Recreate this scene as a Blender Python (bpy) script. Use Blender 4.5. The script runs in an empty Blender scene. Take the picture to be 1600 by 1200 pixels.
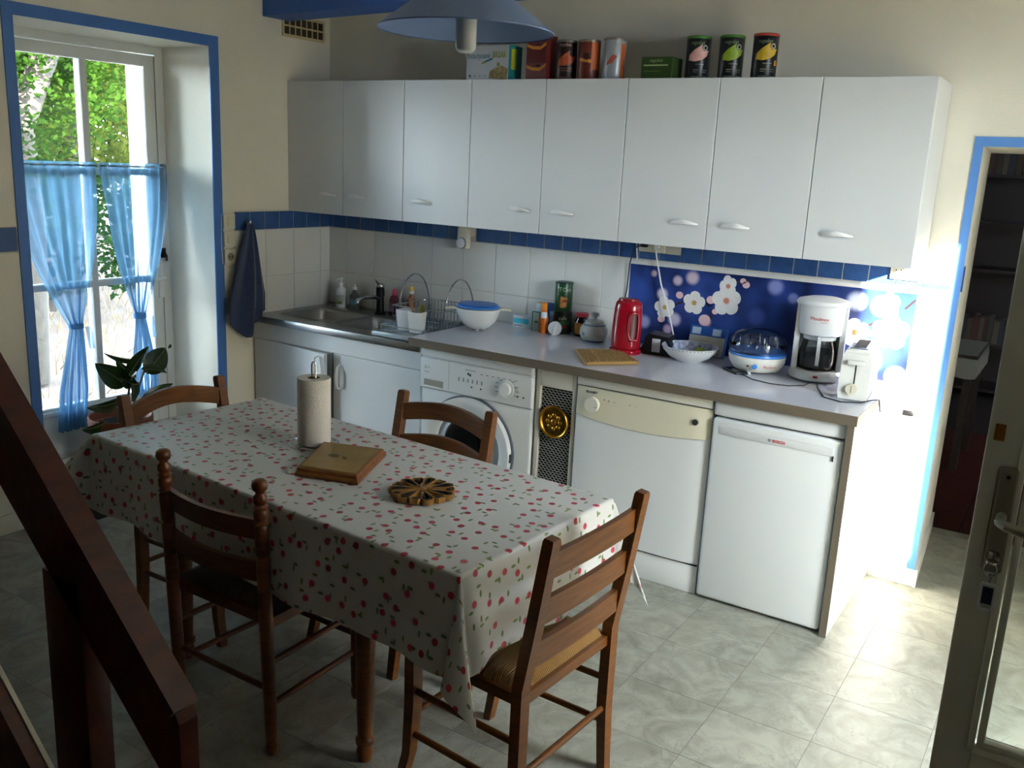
import bpy, bmesh, math, random
from math import sin, cos, pi, radians as R, hypot, atan2, sqrt
from mathutils import Vector, Matrix
random.seed(7)
S = bpy.context.scene
COL = S.collection

# ---------------------------------------------------------------- camera
cd = bpy.data.cameras.new('camera'); cam = bpy.data.objects.new('camera', cd); COL.objects.link(cam)
cam.location = (3.77605, -3.95686, 1.66)
cam.rotation_euler = (1.3334826, -0.0465519, 0.5714138)
cd.sensor_width = 36; cd.sensor_fit = 'HORIZONTAL'; cd.lens = 1432.972 / 1600 * 36; cd.clip_start = .05
S.camera = cam

# ---------------------------------------------------------------- world, sun, exposure
W = bpy.data.worlds.new('sky'); S.world = W; W.use_nodes = True
nt = W.node_tree; bg = nt.nodes['Background']
bg.inputs[0].default_value = (.74, .87, 1.0, 1); bg.inputs[1].default_value = 7
sd = bpy.data.lights.new('sun', 'SUN'); sd.energy = 13; sd.angle = R(.6); sd.color = (1, .94, .84)
sun = bpy.data.objects.new('sun', sd); COL.objects.link(sun); sun.location = (9, -9, 6)
SUN_EL = R(17.6)
sun.rotation_euler = Vector((-.707 * cos(SUN_EL), .707 * cos(SUN_EL), -sin(SUN_EL))).to_track_quat('-Z', 'Y').to_euler()
def portal(loc, rot, sx, sy):
    l = bpy.data.lights.new('sky_portal', 'AREA'); l.shape = 'RECTANGLE'; l.size = sx; l.size_y = sy; l.cycles.is_portal = True
    o = bpy.data.objects.new('sky_portal', l); COL.objects.link(o); o.location = loc; o.rotation_euler = rot
portal((-.66, -1.31, 1.1), (0, R(-90), 0), 2.2, 1.0)
portal((4.86, -1.54, 1.06), (0, R(90), 0), 2.15, .72)
S.view_settings.view_transform = 'Standard'; S.view_settings.look = 'None'
S.view_settings.exposure = 3.0; S.view_settings.gamma = 1; S.view_settings.use_curve_mapping = False

# ---------------------------------------------------------------- materials
def lin(c):
    if isinstance(c, str): c = [int(c[i:i + 2], 16) / 255 for i in (0, 2, 4)]
    return [(x / 12.92 if x <= .04045 else ((x + .055) / 1.055) ** 2.4) for x in c] + [1]
MATS = {}
def M(name, col='cccccc', rough=.5, metal=0., var=0, vs=6., bump=0, bs=60., trans=0, ior=1.45, alpha=1, coat=0, wood=None, sheen=0, col2=None, stretch=None):
    if name in MATS: return MATS[name]
    m = bpy.data.materials.new(name); m.use_nodes = True; MATS[name] = m
    n = m.node_tree.nodes; l = m.node_tree.links; b = n['Principled BSDF']
    c = lin(col)
    b.inputs['Base Color'].default_value = c; b.inputs['Roughness'].default_value = rough; b.inputs['Metallic'].default_value = metal
    b.inputs['IOR'].default_value = ior; b.inputs['Transmission Weight'].default_value = trans; b.inputs['Alpha'].default_value = alpha
    b.inputs['Coat Weight'].default_value = coat
    if sheen: b.inputs['Sheen Weight'].default_value = sheen
    if var or bump or wood:
        tc = n.new('ShaderNodeTexCoord'); mp = n.new('ShaderNodeMapping'); l.new(tc.outputs['Object'], mp.inputs[0])
        if wood: mp.inputs['Scale'].default_value = wood
        elif stretch: mp.inputs['Scale'].default_value = stretch
    if var or wood:
        nz = n.new('ShaderNodeTexNoise'); nz.inputs['Scale'].default_value = vs; nz.inputs['Detail'].default_value = 5; nz.inputs['Roughness'].default_value = .6
        l.new(mp.outputs[0], nz.inputs[0])
        rp = n.new('ShaderNodeValToRGB'); l.new(nz.outputs[0], rp.inputs[0])
        c2 = lin(col2) if col2 else [x * (1 - var) for x in c[:3]] + [1]
        c1 = c if col2 else [min(1, x * (1 + var)) for x in c[:3]] + [1]
        rp.color_ramp.elements[0].position = .32; rp.color_ramp.elements[1].position = .68
        rp.color_ramp.elements[0].color = c2; rp.color_ramp.elements[1].color = c1
        l.new(rp.outputs[0], b.inputs['Base Color'])
    if bump:
        n2 = n.new('ShaderNodeTexNoise'); n2.inputs['Scale'].default_value = bs; n2.inputs['Detail'].default_value = 3
        l.new(mp.outputs[0], n2.inputs[0])
        bp = n.new('ShaderNodeBump'); bp.inputs['Strength'].default_value = bump; bp.inputs['Distance'].default_value = .004
        l.new(n2.outputs[0], bp.inputs['Height']); l.new(bp.outputs[0], b.inputs['Normal'])
    return m

# ---------------------------------------------------------------- mesh builder
class B:
    def __init__(s): s.bm = bmesh.new()
    def box(s, x0, x1, y0, y1, z0, z1, bev=0, seg=2, rot=None):
        r = bmesh.ops.create_cube(s.bm, size=1)
        vs = r['verts']; c = Vector(((x0 + x1) / 2, (y0 + y1) / 2, (z0 + z1) / 2))
        for v in vs: v.co = Vector((v.co.x * (x1 - x0), v.co.y * (y1 - y0), v.co.z * (z1 - z0)))
        if bev:
            es = list({e for v in vs for e in v.link_edges})
            rr = bmesh.ops.bevel(s.bm, geom=es, offset=bev, segments=seg, affect='EDGES', profile=.5)
            vs = list({v for v in rr['verts']} | {v for v in vs if v.is_valid})
        for v in vs:
            if rot is not None: v.co = rot @ v.co
            v.co += c
        return s
    def ring(s, pts): return [s.bm.verts.new(p) for p in pts]
    def skin(s, rings, closed=True, cap=True):
        for a, b in zip(rings, rings[1:]):
            n = len(a)
            for i in range(n if closed else n - 1):
                j = (i + 1) % n
                q = [a[i], a[j], b[j], b[i]]
                if len(set(q)) == 4:
                    try: s.bm.faces.new(q)
                    except ValueError: pass
        if cap:
            for r in (rings[0], rings[-1]):
                if len(r) > 2:
                    try: s.bm.faces.new(r)
                    except ValueError: pass
        return s
    def lathe(s, prof, c=(0, 0, 0), n=28, sx=1, sy=1, cap=True):
        rs = []
        for r, z in prof:
            r = max(r, .0002)
            rs.append(s.ring([(c[0] + sx * r * cos(2 * pi * i / n), c[1] + sy * r * sin(2 * pi * i / n), c[2] + z) for i in range(n)]))
        return s.skin(rs, True, cap)
    def sweep(s, pts, sec, up=(0, 0, 1), closed=False, scale=None):
        pts = [Vector(p) for p in pts]; rs = []; up = Vector(up); N = len(pts)
        prev = None
        for i, p in enumerate(pts):
            if closed: t = pts[(i + 1) % N] - pts[i - 1]
            else: t = pts[min(i + 1, N - 1)] - pts[max(i - 1, 0)]
            t.normalize()
            if prev is None:
                u = up - t * up.dot(t)
                if u.length < 1e-4: u = Vector((1, 0, 0)) - t * t.x
            else: u = prev - t * prev.dot(t)
            u.normalize(); prev = u; w = t.cross(u)
            k = scale[i] if scale else 1
            rs.append(s.ring([p + w * a * k + u * b * k for a, b in sec]))
        if closed: rs.append(rs[0])
        return s.skin(rs, True, not closed)
    def tube(s, pts, r, n=8, closed=False, scale=None):
        return s.sweep(pts, [(r * cos(2 * pi * i / n), r * sin(2 * pi * i / n)) for i in range(n)], closed=closed, scale=scale)
    def bar(s, pts, w, h, up=(0, 0, 1), scale=None):
        return s.sweep(pts, [(-w / 2, -h / 2), (w / 2, -h / 2), (w / 2, h / 2), (-w / 2, h / 2)], up=up, scale=scale)
    def cyl(s, p0, p1, r, n=20): return s.tube([p0, p1], r, n)
    def prism(s, poly, axis, a0, a1):
        f = {'x': lambda p, a: (a, p[0], p[1]), 'y': lambda p, a: (p[0], a, p[1]), 'z': lambda p, a: (p[0], p[1], a)}[axis]
        return s.skin([s.ring([f(p, a) for p in poly]) for a in (a0, a1)])
    def grid(s, fn, nu, nv, uv=None):
        g = [[s.bm.verts.new(fn(i / nu, j / nv)) for j in range(nv + 1)] for i in range(nu + 1)]
        lay = s.bm.loops.layers.uv.verify() if uv else None
        for i in range(nu):
            for j in range(nv):
                f = s.bm.faces.new((g[i][j], g[i + 1][j], g[i + 1][j + 1], g[i][j + 1]))
                if uv:
                    for lp, (a, b) in zip(f.loops, ((i, j), (i + 1, j), (i + 1, j + 1), (i, j + 1))): lp[lay].uv = uv(a / nu, b / nv)
        return s
    def flat(s, pts):
        s.bm.faces.new(s.ring(pts)); return s
    def sphere(s, c, r, n=16, m=10, sc=(1, 1, 1)):
        rr = bmesh.ops.create_uvsphere(s.bm, u_segments=n, v_segments=m, radius=r)
        for v in rr['verts']: v.co = Vector((v.co.x * sc[0] + c[0], v.co.y * sc[1] + c[1], v.co.z * sc[2] + c[2]))
        return s
    def mesh(s, name, smooth=None):
        bmesh.ops.recalc_face_normals(s.bm, faces=s.bm.faces)
        me = bpy.data.meshes.new(name); s.bm.to_mesh(me); s.bm.free()
        if smooth:
            me.shade_smooth()
            try: me.set_sharp_from_angle(angle=R(smooth))
            except Exception: pass
        return me

def setp(o, label=None, cat=None, group=None, kind=None):
    if label: o['label'] = label
    if cat: o['category'] = cat
    if group: o['group'] = group
    if kind: o['kind'] = kind
    return o
def O(name, b, mat, parent=None, smooth=38, loc=None, rot=None, label=None, cat=None, group=None, kind=None):
    me = b.mesh(name, smooth) if isinstance(b, B) else b
    if isinstance(mat, (list, tuple)):
        if not me.materials:
            for m in mat: me.materials.append(m)
    elif not me.materials: me.materials.append(mat)
    o = bpy.data.objects.new(name, me); COL.objects.link(o)
    if parent: o.parent = parent
    if loc: o.location = loc
    if rot: o.rotation_euler = rot
    return setp(o, label, cat, group, kind)
def T(name, label, cat, loc=(0, 0, 0), rz=0, group=None, kind=None):
    o = bpy.data.objects.new(name, None); COL.objects.link(o); o.empty_display_size = .05
    o.location = loc; o.rotation_euler = (0, 0, rz)
    return setp(o, label, cat, group, kind)
def copy_tree(o, parent=None):
    c = o.copy(); COL.objects.link(c); c.parent = parent
    for ch in list(o.children): copy_tree(ch, c)
    return c
def adopt(o, par):
    o.parent = par; o.matrix_parent_inverse = (Matrix.Translation(par.location) @ par.rotation_euler.to_matrix().to_4x4()).inverted()
    for k in ('label', 'category'):
        if k in o: del o[k]
    return o
TEXTS = []
def text(parent, s, size, fn, mat, align='LEFT', name='lettering', bold=0, sx=1):
    """flat print: fn maps a lettering point (x, y) to the surface"""
    cu = bpy.data.curves.new('txt', 'FONT'); cu.body = s; cu.size = size; cu.align_x = align; cu.resolution_u = 2; cu.offset = bold
    o = bpy.data.objects.new('txt', cu); COL.objects.link(o)
    TEXTS.append((o, parent, fn, mat, name, sx))
def flush_text():
    bpy.context.view_layer.update(); dg = bpy.context.evaluated_depsgraph_get()
    for o, parent, fn, mat, name, sx in TEXTS:
        me = bpy.data.meshes.new_from_object(o.evaluated_get(dg))
        for v in me.vertices: v.co = Vector(fn(v.co.x * sx, v.co.y))
        me.materials.clear(); me.materials.append(mat)
        n = bpy.data.objects.new(name, me); COL.objects.link(n); n.parent = parent
    for t in TEXTS:
        cu = t[0].data; bpy.data.objects.remove(t[0]); bpy.data.curves.remove(cu)
def face_y(x, y, z, e=.0008): return lambda a, b: (x + a, y - e, z + b)
def face_x(x, y, z, e=.0008): return lambda a, b: (x + e, y + a, z + b)
def wrap(r, th, z, e=.0011):
    """onto a standing cylinder; th = 0 faces -y, positive th turns to +x"""
    return lambda a, b: ((r + e) * sin(th + a / r), -(r + e) * cos(th + a / r), z + b)
def patch(fn, poly, n=8):
    """flat printed polygon, cut in strips so it can follow a curved surface"""
    b = B(); bm = b.bm
    vs = [bm.verts.new((p[0], p[1], 0)) for p in poly]; bm.faces.new(vs)
    x0 = min(p[0] for p in poly); x1 = max(p[0] for p in poly)
    for k in range(1, n):
        bmesh.ops.bisect_plane(bm, geom=bm.verts[:] + bm.edges[:] + bm.faces[:], plane_co=(x0 + (x1 - x0) * k / n, 0, 0), plane_no=(1, 0, 0))
    for v in bm.verts: v.co = Vector(fn(v.co.x, v.co.y))
    return b
def rect(w, h, x=0, y=0): return [(x, y), (x + w, y), (x + w, y + h), (x, y + h)]
def disc(r, x=0, y=0, n=20, sy=1): return [(x + r * cos(2 * pi * i / n), y + sy * r * sin(2 * pi * i / n)) for i in range(n)]

# shared materials
m_wall = M('cream_wall_paint', 'e2ddcd', .85, var=.03, vs=3, bump=.25, bs=90)
m_ceil = M('ceiling_paint', 'eceae2', .9)
m_white = M('white_lacquer', 'd9dad8', .32)
m_app = M('appliance_white', 'dadbd9', .3)
m_blue = M('blue_gloss_paint', '4a78bd', .4, var=.05, vs=8)
m_grout = M('tile_grout', 'c4c0b2', .9)
m_wtile = M('white_glazed_tile', 'd6d5d0', .18, var=.02, vs=5)
m_btile = M('blue_glazed_tile', '36588c', .25, var=.16, vs=16)
m_black = M('black_plastic', '0b0b0c', .4)
m_dark = M('dark_gap', '0a0a0a', .9)
m_chrome = M('chrome', 'c8ccd0', .16, 1)
m_steel = M('brushed_steel', 'a9aaa8', .3, 1, var=.08, vs=14, stretch=(.6, 12, 1))
m_plast = M('ivory_plastic', 'd8d2bd', .4)
m_wplast = M('white_plastic', 'dcdcda', .35)
m_brass = M('brass', 'b8862c', .28, 1, var=.1, vs=30)
m_wood = M('honey_brown_wood', '7a4818', .36, wood=(3, 3, 30), vs=3, var=.2, col2='5c340f')
m_woodD = M('dark_stained_wood', '5e2c11', .38, wood=(3, 3, 30), vs=3, var=.2, col2='3d1a0a')
m_stair = M('mahogany_stain', '5b2416', .3, wood=(14, 4, 4), vs=3, var=.2, col2='3a130b')
m_glassp = None
def arch_glass(name, tint=(1, 1, 1, 1), refl=1.0):
    m = bpy.data.materials.new(name); m.use_nodes = True; n = m.node_tree.nodes; l = m.node_tree.links
    n.remove(n['Principled BSDF']); out = n['Material Output']
    t = n.new('ShaderNodeBsdfTransparent'); t.inputs[0].default_value = tint
    g = n.new('ShaderNodeBsdfGlossy'); g.inputs['Roughness'].default_value = .02
    f = n.new('ShaderNodeFresnel'); f.inputs[0].default_value = 1.45
    mx = n.new('ShaderNodeMixShader'); l.new(f.outputs[0], mx.inputs[0]); l.new(t.outputs[0], mx.inputs[1]); l.new(g.outputs[0], mx.inputs[2])
    l.new(mx.outputs[0], out.inputs[0]); MATS[name] = m; return m
m_pane = arch_glass('window_glass', (.95, .97, .96, 1))
m_clear = arch_glass('clear_plastic', (.9, .93, .95, 1))
# ================================================================ THE SETTING
WT = .65          # thickness of the left (window) wall
CZ = 2.55         # ceiling
RX = 4.5          # right wall, inner face
YB = -5.2         # wall behind the camera
D0, D1, DZ = 3.337, 4.15, 1.80      # doorway in the back wall
def marble():
    m = bpy.data.materials.new('marbled_vinyl'); m.use_nodes = True; n = m.node_tree.nodes; l = m.node_tree.links; b = n['Principled BSDF']
    ge = n.new('ShaderNodeNewGeometry'); oi = n.new('ShaderNodeObjectInfo')
    ad = n.new('ShaderNodeVectorMath'); ad.operation = 'MULTIPLY_ADD'; l.new(oi.outputs['Random'], ad.inputs[0]); ad.inputs[1].default_value = (9, 5, 0); l.new(ge.outputs['Position'], ad.inputs[2])
    n1 = n.new('ShaderNodeTexNoise'); n1.inputs['Scale'].default_value = 6; n1.inputs['Detail'].default_value = 8; n1.inputs['Roughness'].default_value = .62; n1.inputs['Distortion'].default_value = 1.6
    l.new(ad.outputs[0], n1.inputs[0])
    r1 = n.new('ShaderNodeValToRGB'); l.new(n1.outputs[0], r1.inputs[0])
    e = r1.color_ramp.elements; e[0].position = .25; e[0].color = lin('757467'); e[1].position = .62; e[1].color = lin('9e9c8e')
    n2 = n.new('ShaderNodeTexNoise'); n2.inputs['Scale'].default_value = 5; n2.inputs['Detail'].default_value = 7; n2.inputs['Distortion'].default_value = 2.2
    l.new(ad.outputs[0], n2.inputs[0])
    r2 = n.new('ShaderNodeValToRGB'); l.new(n2.outputs[0], r2.inputs[0]); e = r2.color_ramp.elements
    e[0].position = .485; e[0].color = (0, 0, 0, 1); e[1].position = .5; e[1].color = (1, 1, 1, 1); x = e.new(.515); x.color = (0, 0, 0, 1)
    mx = n.new('ShaderNodeMix'); mx.data_type = 'RGBA'; l.new(r1.outputs[0], mx.inputs[6]); mx.inputs[7].default_value = lin('74756d')
    mu = n.new('ShaderNodeMath'); mu.operation = 'MULTIPLY'; mu.inputs[1].default_value = .5; l.new(r2.outputs[0], mu.inputs[0]); l.new(mu.outputs[0], mx.inputs[0])
    l.new(mx.outputs[2], b.inputs['Base Color']); b.inputs['Roughness'].default_value = .42; b.inputs['Specular IOR Level'].default_value = .3
    return m
m_floor = marble()
m_fgrout = M('floor_joint', '6e6d66', .8)
floor = O('floor', B().box(-WT, RX + .4, YB - .2, .8, -.12, -.0012), m_fgrout, smooth=None,
          label='floor of pale grey marbled square tiles', cat='floor', kind='structure')
tile_me = B().box(.0008, .2992, .0008, .2992, -.004, 0).mesh('floor_tile'); tile_me.materials.append(m_floor)
def floor_piece(x0, x1, y0, y1):
    if x1 - x0 > .299 and y1 - y0 > .299: o = bpy.data.objects.new('floor_tile', tile_me); COL.objects.link(o); o.parent = floor; o.location = (x0, y0, 0)
    elif x1 - x0 > .01 and y1 - y0 > .01: O('floor_tile', B().box(x0 + .0008, x1 - .0008, y0 + .0008, y1 - .0008, -.004, 0), m_floor, floor, None)
xs = [-.02 + .3 * k for k in range(16)]; ys = [-1.672 + .3 * k for k in range(-10, 7)]
for x in xs:
    for y in ys:
        floor_piece(max(x, 0), min(x + .3, RX), y, min(y + .3, 0))
for x in [3.285] + [3.58 + .3 * k for k in range(2)]:
    for y in (0., .128, .428, .728):
        floor_piece(x, min(D1, 3.58 + .3 * math.ceil((x - 3.57) / .3 + .001)) if x > 3.4 else 3.58, y, {0.: .128, .128: .428, .428: .728, .728: .8}[y])
for y in (-1.672, -1.372, -1.072): floor_piece(-.3, 0, y + (.0 if y > -1.6 else 0), min(y + .3, -.83))
O('ceiling', B().box(-WT, RX + .35, YB - .2, .8, CZ, CZ + .2), m_ceil, smooth=None, label='plain pale ceiling above the kitchen', cat='ceiling', kind='structure')
# left wall with the deep window opening
WY0, WY1, WZ = -1.787, -.83, 2.135
wl = O('wall_left', B().box(-WT, 0, WY1, 0, -.1, CZ).box(-WT, 0, YB, WY0, -.1, CZ).box(-WT, 0, WY0, WY1, WZ, CZ), m_wall, smooth=None, label='cream plaster wall with the deep window recess', cat='wall', kind='structure')
# back wall with the thick doorway
wb = O('wall_back', B().prism([(-WT, 0), (D0, 0), (3.283, .8), (-WT, .8)], 'z', -.1, CZ).box(D1, RX + .35, 0, .8, -.1, CZ).box(3.283, D1, .0005, .8, DZ, CZ).box(D0, D1, 0, .0005, DZ, CZ), m_wall, smooth=None, label='cream plaster wall behind the white kitchen units', cat='wall', kind='structure')
# right wall with an open garden doorway
GY0, GY1, GZ = -1.875, -1.20, 2.12
O('wall_right', B().box(RX, RX + .35, GY1, 0, -.1, CZ).box(RX, RX + .35, YB, GY0, -.1, CZ).box(RX, RX + .35, GY0, GY1, GZ, CZ), m_wall, smooth=None, label='cream wall with the garden doorway at the right', cat='wall', kind='structure')
O('wall_front', B().box(-WT, RX + .35, YB - .2, YB, -.1, CZ), M('bounce_cut_brown', '5a4632', .6, wood=(6, 1, 1), vs=3, var=.2), smooth=None, label='unseen wall behind the viewer, made dark brown to cut bounce light', cat='wall', kind='structure')  # dark brown given to this unseen wall to cut bounced light
# painted trims
t1 = O('trim_1', B().box(0, .006, WY0 - .045, WY0, 0, WZ + .05).box(0, .006, WY1, WY1 + .055, 0, WZ + .05).box(0, .006, WY0, WY1, WZ, WZ + .05), m_blue, smooth=None, label='blue painted border around the window recess', cat='trim', kind='structure')
t2 = O('trim_2', B().box(D0 - .032, D0, -.006, .0, .075, DZ + .036).box(D0, D1, -.006, 0, DZ, DZ + .036).box(D1, D1 + .04, -.006, 0, .075, DZ + .036), M('pale_blue_gloss_paint', '5d8fd2', .4), smooth=None, label='light blue painted border around the dark doorway', cat='trim', kind='structure')
# skirting
O('baseboard_left', B().box(0, .012, YB, WY0 - .045, 0, .085, .003), m_wall, label='cream skirting under the window wall', cat='skirting', kind='structure')
O('baseboard_back', B().box(3.175, D0, -.012, 0, 0, .075, .003).prism([(D0, -.012), (D0 + .012, -.012), (3.295, .8), (3.283, .8)], 'z', 0, .075), M('white_skirting', 'e0ddd2', .5), label='white skirting beside the dark doorway', cat='skirting', kind='structure')
# wall tiles
PB = .1028
def tiles(parent, rects, plane, mat, name):
    for (a0, a1, z0, z1) in rects:
        g = .0024 if 'blue' in name else .0014
        if plane == 'y': b = B().box(a0 + g, a1 - g, -.0085, -.0012, z0 + g, z1 - g, .0012, 1)
        else: b = B().box(.0012, .0085, a0 + g, a1 - g, z0 + g, z1 - g, .0012, 1)
        O(name, b, mat, parent, None)
ZB0, ZB1 = 1.2493, 1.347
O('grout', B().box(0, 3.305, -.0045, 0, .8, ZB1).box(3.157, 3.305, -.0045, 0, .076, .8), m_grout, wb, None)
O('grout', B().box(0, .0045, -.70, 0, .75, ZB1), m_grout, wl, None)
O('grout', B().box(0, .0045, -2.3, -1.838, 1.2, 1.307), m_grout, wl, None)
bl = [(max(.0, .033 + PB * k), .033 + PB * (k + 1), ZB0, ZB1) for k in range(-1, 8)]
bl += [(.033 + PB * 8, .925, ZB0, ZB1), (1.035, 1.1413, ZB0, ZB1)]
for k in range(22):
    a = 1.1413 + PB * k
    if k in (8, 9): bl.append((a, a + PB, ZB0, 1.286))                 # cut under the socket
    elif k in (19, 20): bl.append((a, a + PB, ZB0, 1.272))
    else: bl.append((a, min(a + PB, 3.305), ZB0, ZB1))
bl = [r for r in bl if r[1] - r[0] > .01]
tiles(wb, bl, 'y', m_btile, 'blue_tile')
tiles(wl, [(-.085 - PB * (k + 1), -.085 - PB * k, ZB0, ZB1) for k in range(6)] + [(-.085, -.0085, ZB0, ZB1)], 'x', m_btile, 'blue_tile')
tiles(wl, [(-1.838 - .103 * (k + 1), -1.838 - .103 * k, 1.205, 1.307) for k in range(4)], 'x', m_btile, 'blue_tile')
wt = []
cols = [0, .136] + [.136 + 2 * PB * k for k in range(1, 16)] + [3.305]
for a, b_ in zip(cols, cols[1:]):
    for z0, z1 in ((.999, ZB0), (.8, .999)): wt.append((a, b_, z0, z1))
wt += [(3.157, 3.22, .55, .8), (3.22, 3.305, .55, .8), (3.157, 3.22, .3, .55), (3.22, 3.305, .3, .55), (3.157, 3.22, .08, .3), (3.22, 3.305, .08, .3)]
tiles(wb, wt, 'y', m_wtile, 'white_tile')
tiles(wl, [(a, b_, z0, z1) for a, b_ in ((-.085, -.0085), (-.291, -.085), (-.496, -.291), (-.70, -.496)) for z0, z1 in ((.999, ZB0), (.75, .999))], 'x', m_wtile, 'white_tile')
O('blue_tile', B().prism([(D0 + .0005, .0), (D0 + .007, .0), (3.329, .11), (3.323, .11)], 'z', ZB0, ZB1), m_btile, wb, None)
# beam under the ceiling
bm_ = O('ceiling_beam', B().prism([(.002, -.485), (RX - .002, -1.0), (RX - .002, -.82), (.002, -.305)], 'z', 2.321, 2.55), M('blue_beam_paint', '3a68b4', .5, var=.08, vs=5), label='blue painted beam across the top left corner', cat='beam')
# ---------------------------------------------------------------- French window
XW = -.35
w1 = T('window_1', 'tall white glazed garden window in the deep recess', 'window', (XW, 0, 0), kind='structure')
m_wf = M('window_white_paint', 'd3d6d4', .4)
O('outer_frame', B().box(-.07, 0, WY1 - .045, WY1, 0, WZ).box(-.07, 0, WY0, WY0 + .045, 0, WZ).box(-.07, 0, WY0 + .045, WY1 - .045, WZ - .04, WZ).box(-.07, .01, WY0 + .045, WY1 - .045, 0, .14), m_wf, w1, None)
GYA, GYB, GZA, GZB = -1.68, -.937, .40, 2.035
lf = O('leaf_frame', B().box(-.055, -.005, GYB, WY1 - .047, .142, 2.09, .004).box(-.055, -.005, WY0 + .047, GYA, .142, 2.09, .004).box(-.055, -.005, GYA, GYB, GZB, 2.09, .004).box(-.055, -.005, GYA, GYB, .142, GZA, .004)
       .box(-.02, .006, GYA, GYB, .36, .385, .004).box(-.02, .006, GYA, GYB, .16, .185, .004), m_wf, w1)
YM = -1.265; ZM = (.985, 1.525)
O('glazing_bar', B().box(-.05, 0, YM - .018, YM + .018, GZA, GZB, .005), m_wf, w1)
for z in ZM: O('glazing_bar', B().box(-.048, -.002, GYA, GYB, z - .016, z + .016, .005), m_wf, w1)
zr = [GZA, ZM[0], ZM[1], GZB]
for a, b_ in ((GYA, YM), (YM, GYB)):
    for z0, z1 in zip(zr, zr[1:]): O('pane', B().box(-.034, -.030, a + .01, b_ - .01, z0 + .01, z1 - .01), m_pane, w1, None)
O('window_handle', B().tube([(-.005, -.89, .985), (.03, -.89, .985)], .009).tube([(.03, -.885, .985), (.034, -.95, .983), (.03, -1.0, .98)], .009).box(-.006, .002, -.905, -.875, .88, 1.09, .003), m_wplast, w1)
O('lock_case', B().box(-.006, .012, -.885, -.862, 1.09, 1.14, .003).tube([(.012, -.873, 1.12), (.03, -.873, 1.1), (.028, -.873, 1.075)], .006), m_black, w1)
# sheer curtains on a rod
rod = T('curtain_rod', 'thin rod carrying the blue curtains across the window', 'curtain rod', (XW + .045, 0, 1.552))
O('rod', B().tube([(0, -1.74, 0), (0, -.868, 0)], .0045), m_chrome, rod); O('bracket', B().box(-.047, .004, -.874, -.868, -.006, .006), m_chrome, rod, None); O('bracket', B().box(-.047, .004, -1.74, -1.734, -.006, .006), m_chrome, rod, None)
def sheer():
    m = bpy.data.materials.new('sheer_blue_voile'); m.use_nodes = True; n = m.node_tree.nodes; l = m.node_tree.links; n.remove(n['Principled BSDF']); out = n['Material Output']
    t = n.new('ShaderNodeBsdfTransparent'); t.inputs[0].default_value = lin('bcd0e0')
    tr = n.new('ShaderNodeBsdfTranslucent'); tr.inputs[0].default_value = lin('78a8cc')
    df = n.new('ShaderNodeBsdfDiffuse'); df.inputs[0].default_value = lin('6c9cc2')
    a = n.new('ShaderNodeMixShader'); a.inputs[0].default_value = .45; l.new(tr.outputs[0], a.inputs[1]); l.new(df.outputs[0], a.inputs[2])
    b = n.new('ShaderNodeMixShader'); l.new(t.outputs[0], b.inputs[1]); l.new(a.outputs[0], b.inputs[2])
    tc = n.new('ShaderNodeTexCoord'); nz = n.new('ShaderNodeTexNoise'); nz.inputs['Scale'].default_value = 14; l.new(tc.outputs['Object'], nz.inputs[0])
    mr = n.new('ShaderNodeMapRange'); mr.inputs['To Min'].default_value = .45; mr.inputs['To Max'].default_value = .7; l.new(nz.outputs[0], mr.inputs[0]); l.new(mr.outputs[0], b.inputs[0])
    l.new(b.outputs[0], out.inputs[0]); return m
m_sheer = sheer()
def curtain(label, ya, yb, yp, zt_, zp, zb_, yl, wp, wb_, folds, ph):
    c = T('curtain', label, 'curtain', (XW + .045, 0, 0), group='sheer curtains at the window')
    def fn(u, v):
        z = zt_ + .02 + (zb_ - zt_ - .02) * v
        if z > zp:
            k = (zt_ + .02 - z) / (zt_ + .02 - zp); k2 = k ** 1.7
            y = (ya + (yb - ya) * u) * (1 - k2) + (yp + (u - .5) * wp) * k2; am = .013 * (1 - .3 * k)
        else:
            k = (zp - z) / (zp - zb_); y = yp + (yl - yp) * k + (u - .5) * (wp + (wb_ - wp) * min(1, k * 1.6)); am = .012 + .012 * k
        x = am * sin(u * folds * 2 * pi + ph + .6 * sin(5 * v)) + .004 * sin(u * 40 + v * 6)
        if v < .03: x = x * .6
        return (x + .022 * min(1, v * 5), y + .004 * sin(u * 23 + 9 * v), z)
    b = B().grid(fn, 90, 46)
    O('fabric', b, m_sheer, c, 180)
    O('tie_band', B().sweep([(.02 + .03 * cos(t), yp + (wp * .56) * sin(t), zp + .004) for t in [2 * pi * i / 24 for i in range(24)]], [(-.002, -.012), (.002, -.012), (.002, .012), (-.002, .012)], closed=True), M('blue_ribbon', '4d8fd6', .7), c)
    O('tie_tail', B().grid(lambda u, v: (.055 + .004 * sin(6 * v), yp + wp * .4 + u * .03 + .02 * v, zp - v * .11), 3, 8), m_sheer, c, 180)
curtain('sheer blue tied curtain hanging at the left half of the window', -1.73, -1.262, -1.425, 1.548, .80, .30, -1.47, .06, .15, 7, 0)
curtain('sheer blue tied curtain hanging at the right half, behind the plant', -1.256, -.872, -1.075, 1.548, .81, .40, -1.06, .055, .14, 7, 1.3)
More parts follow.
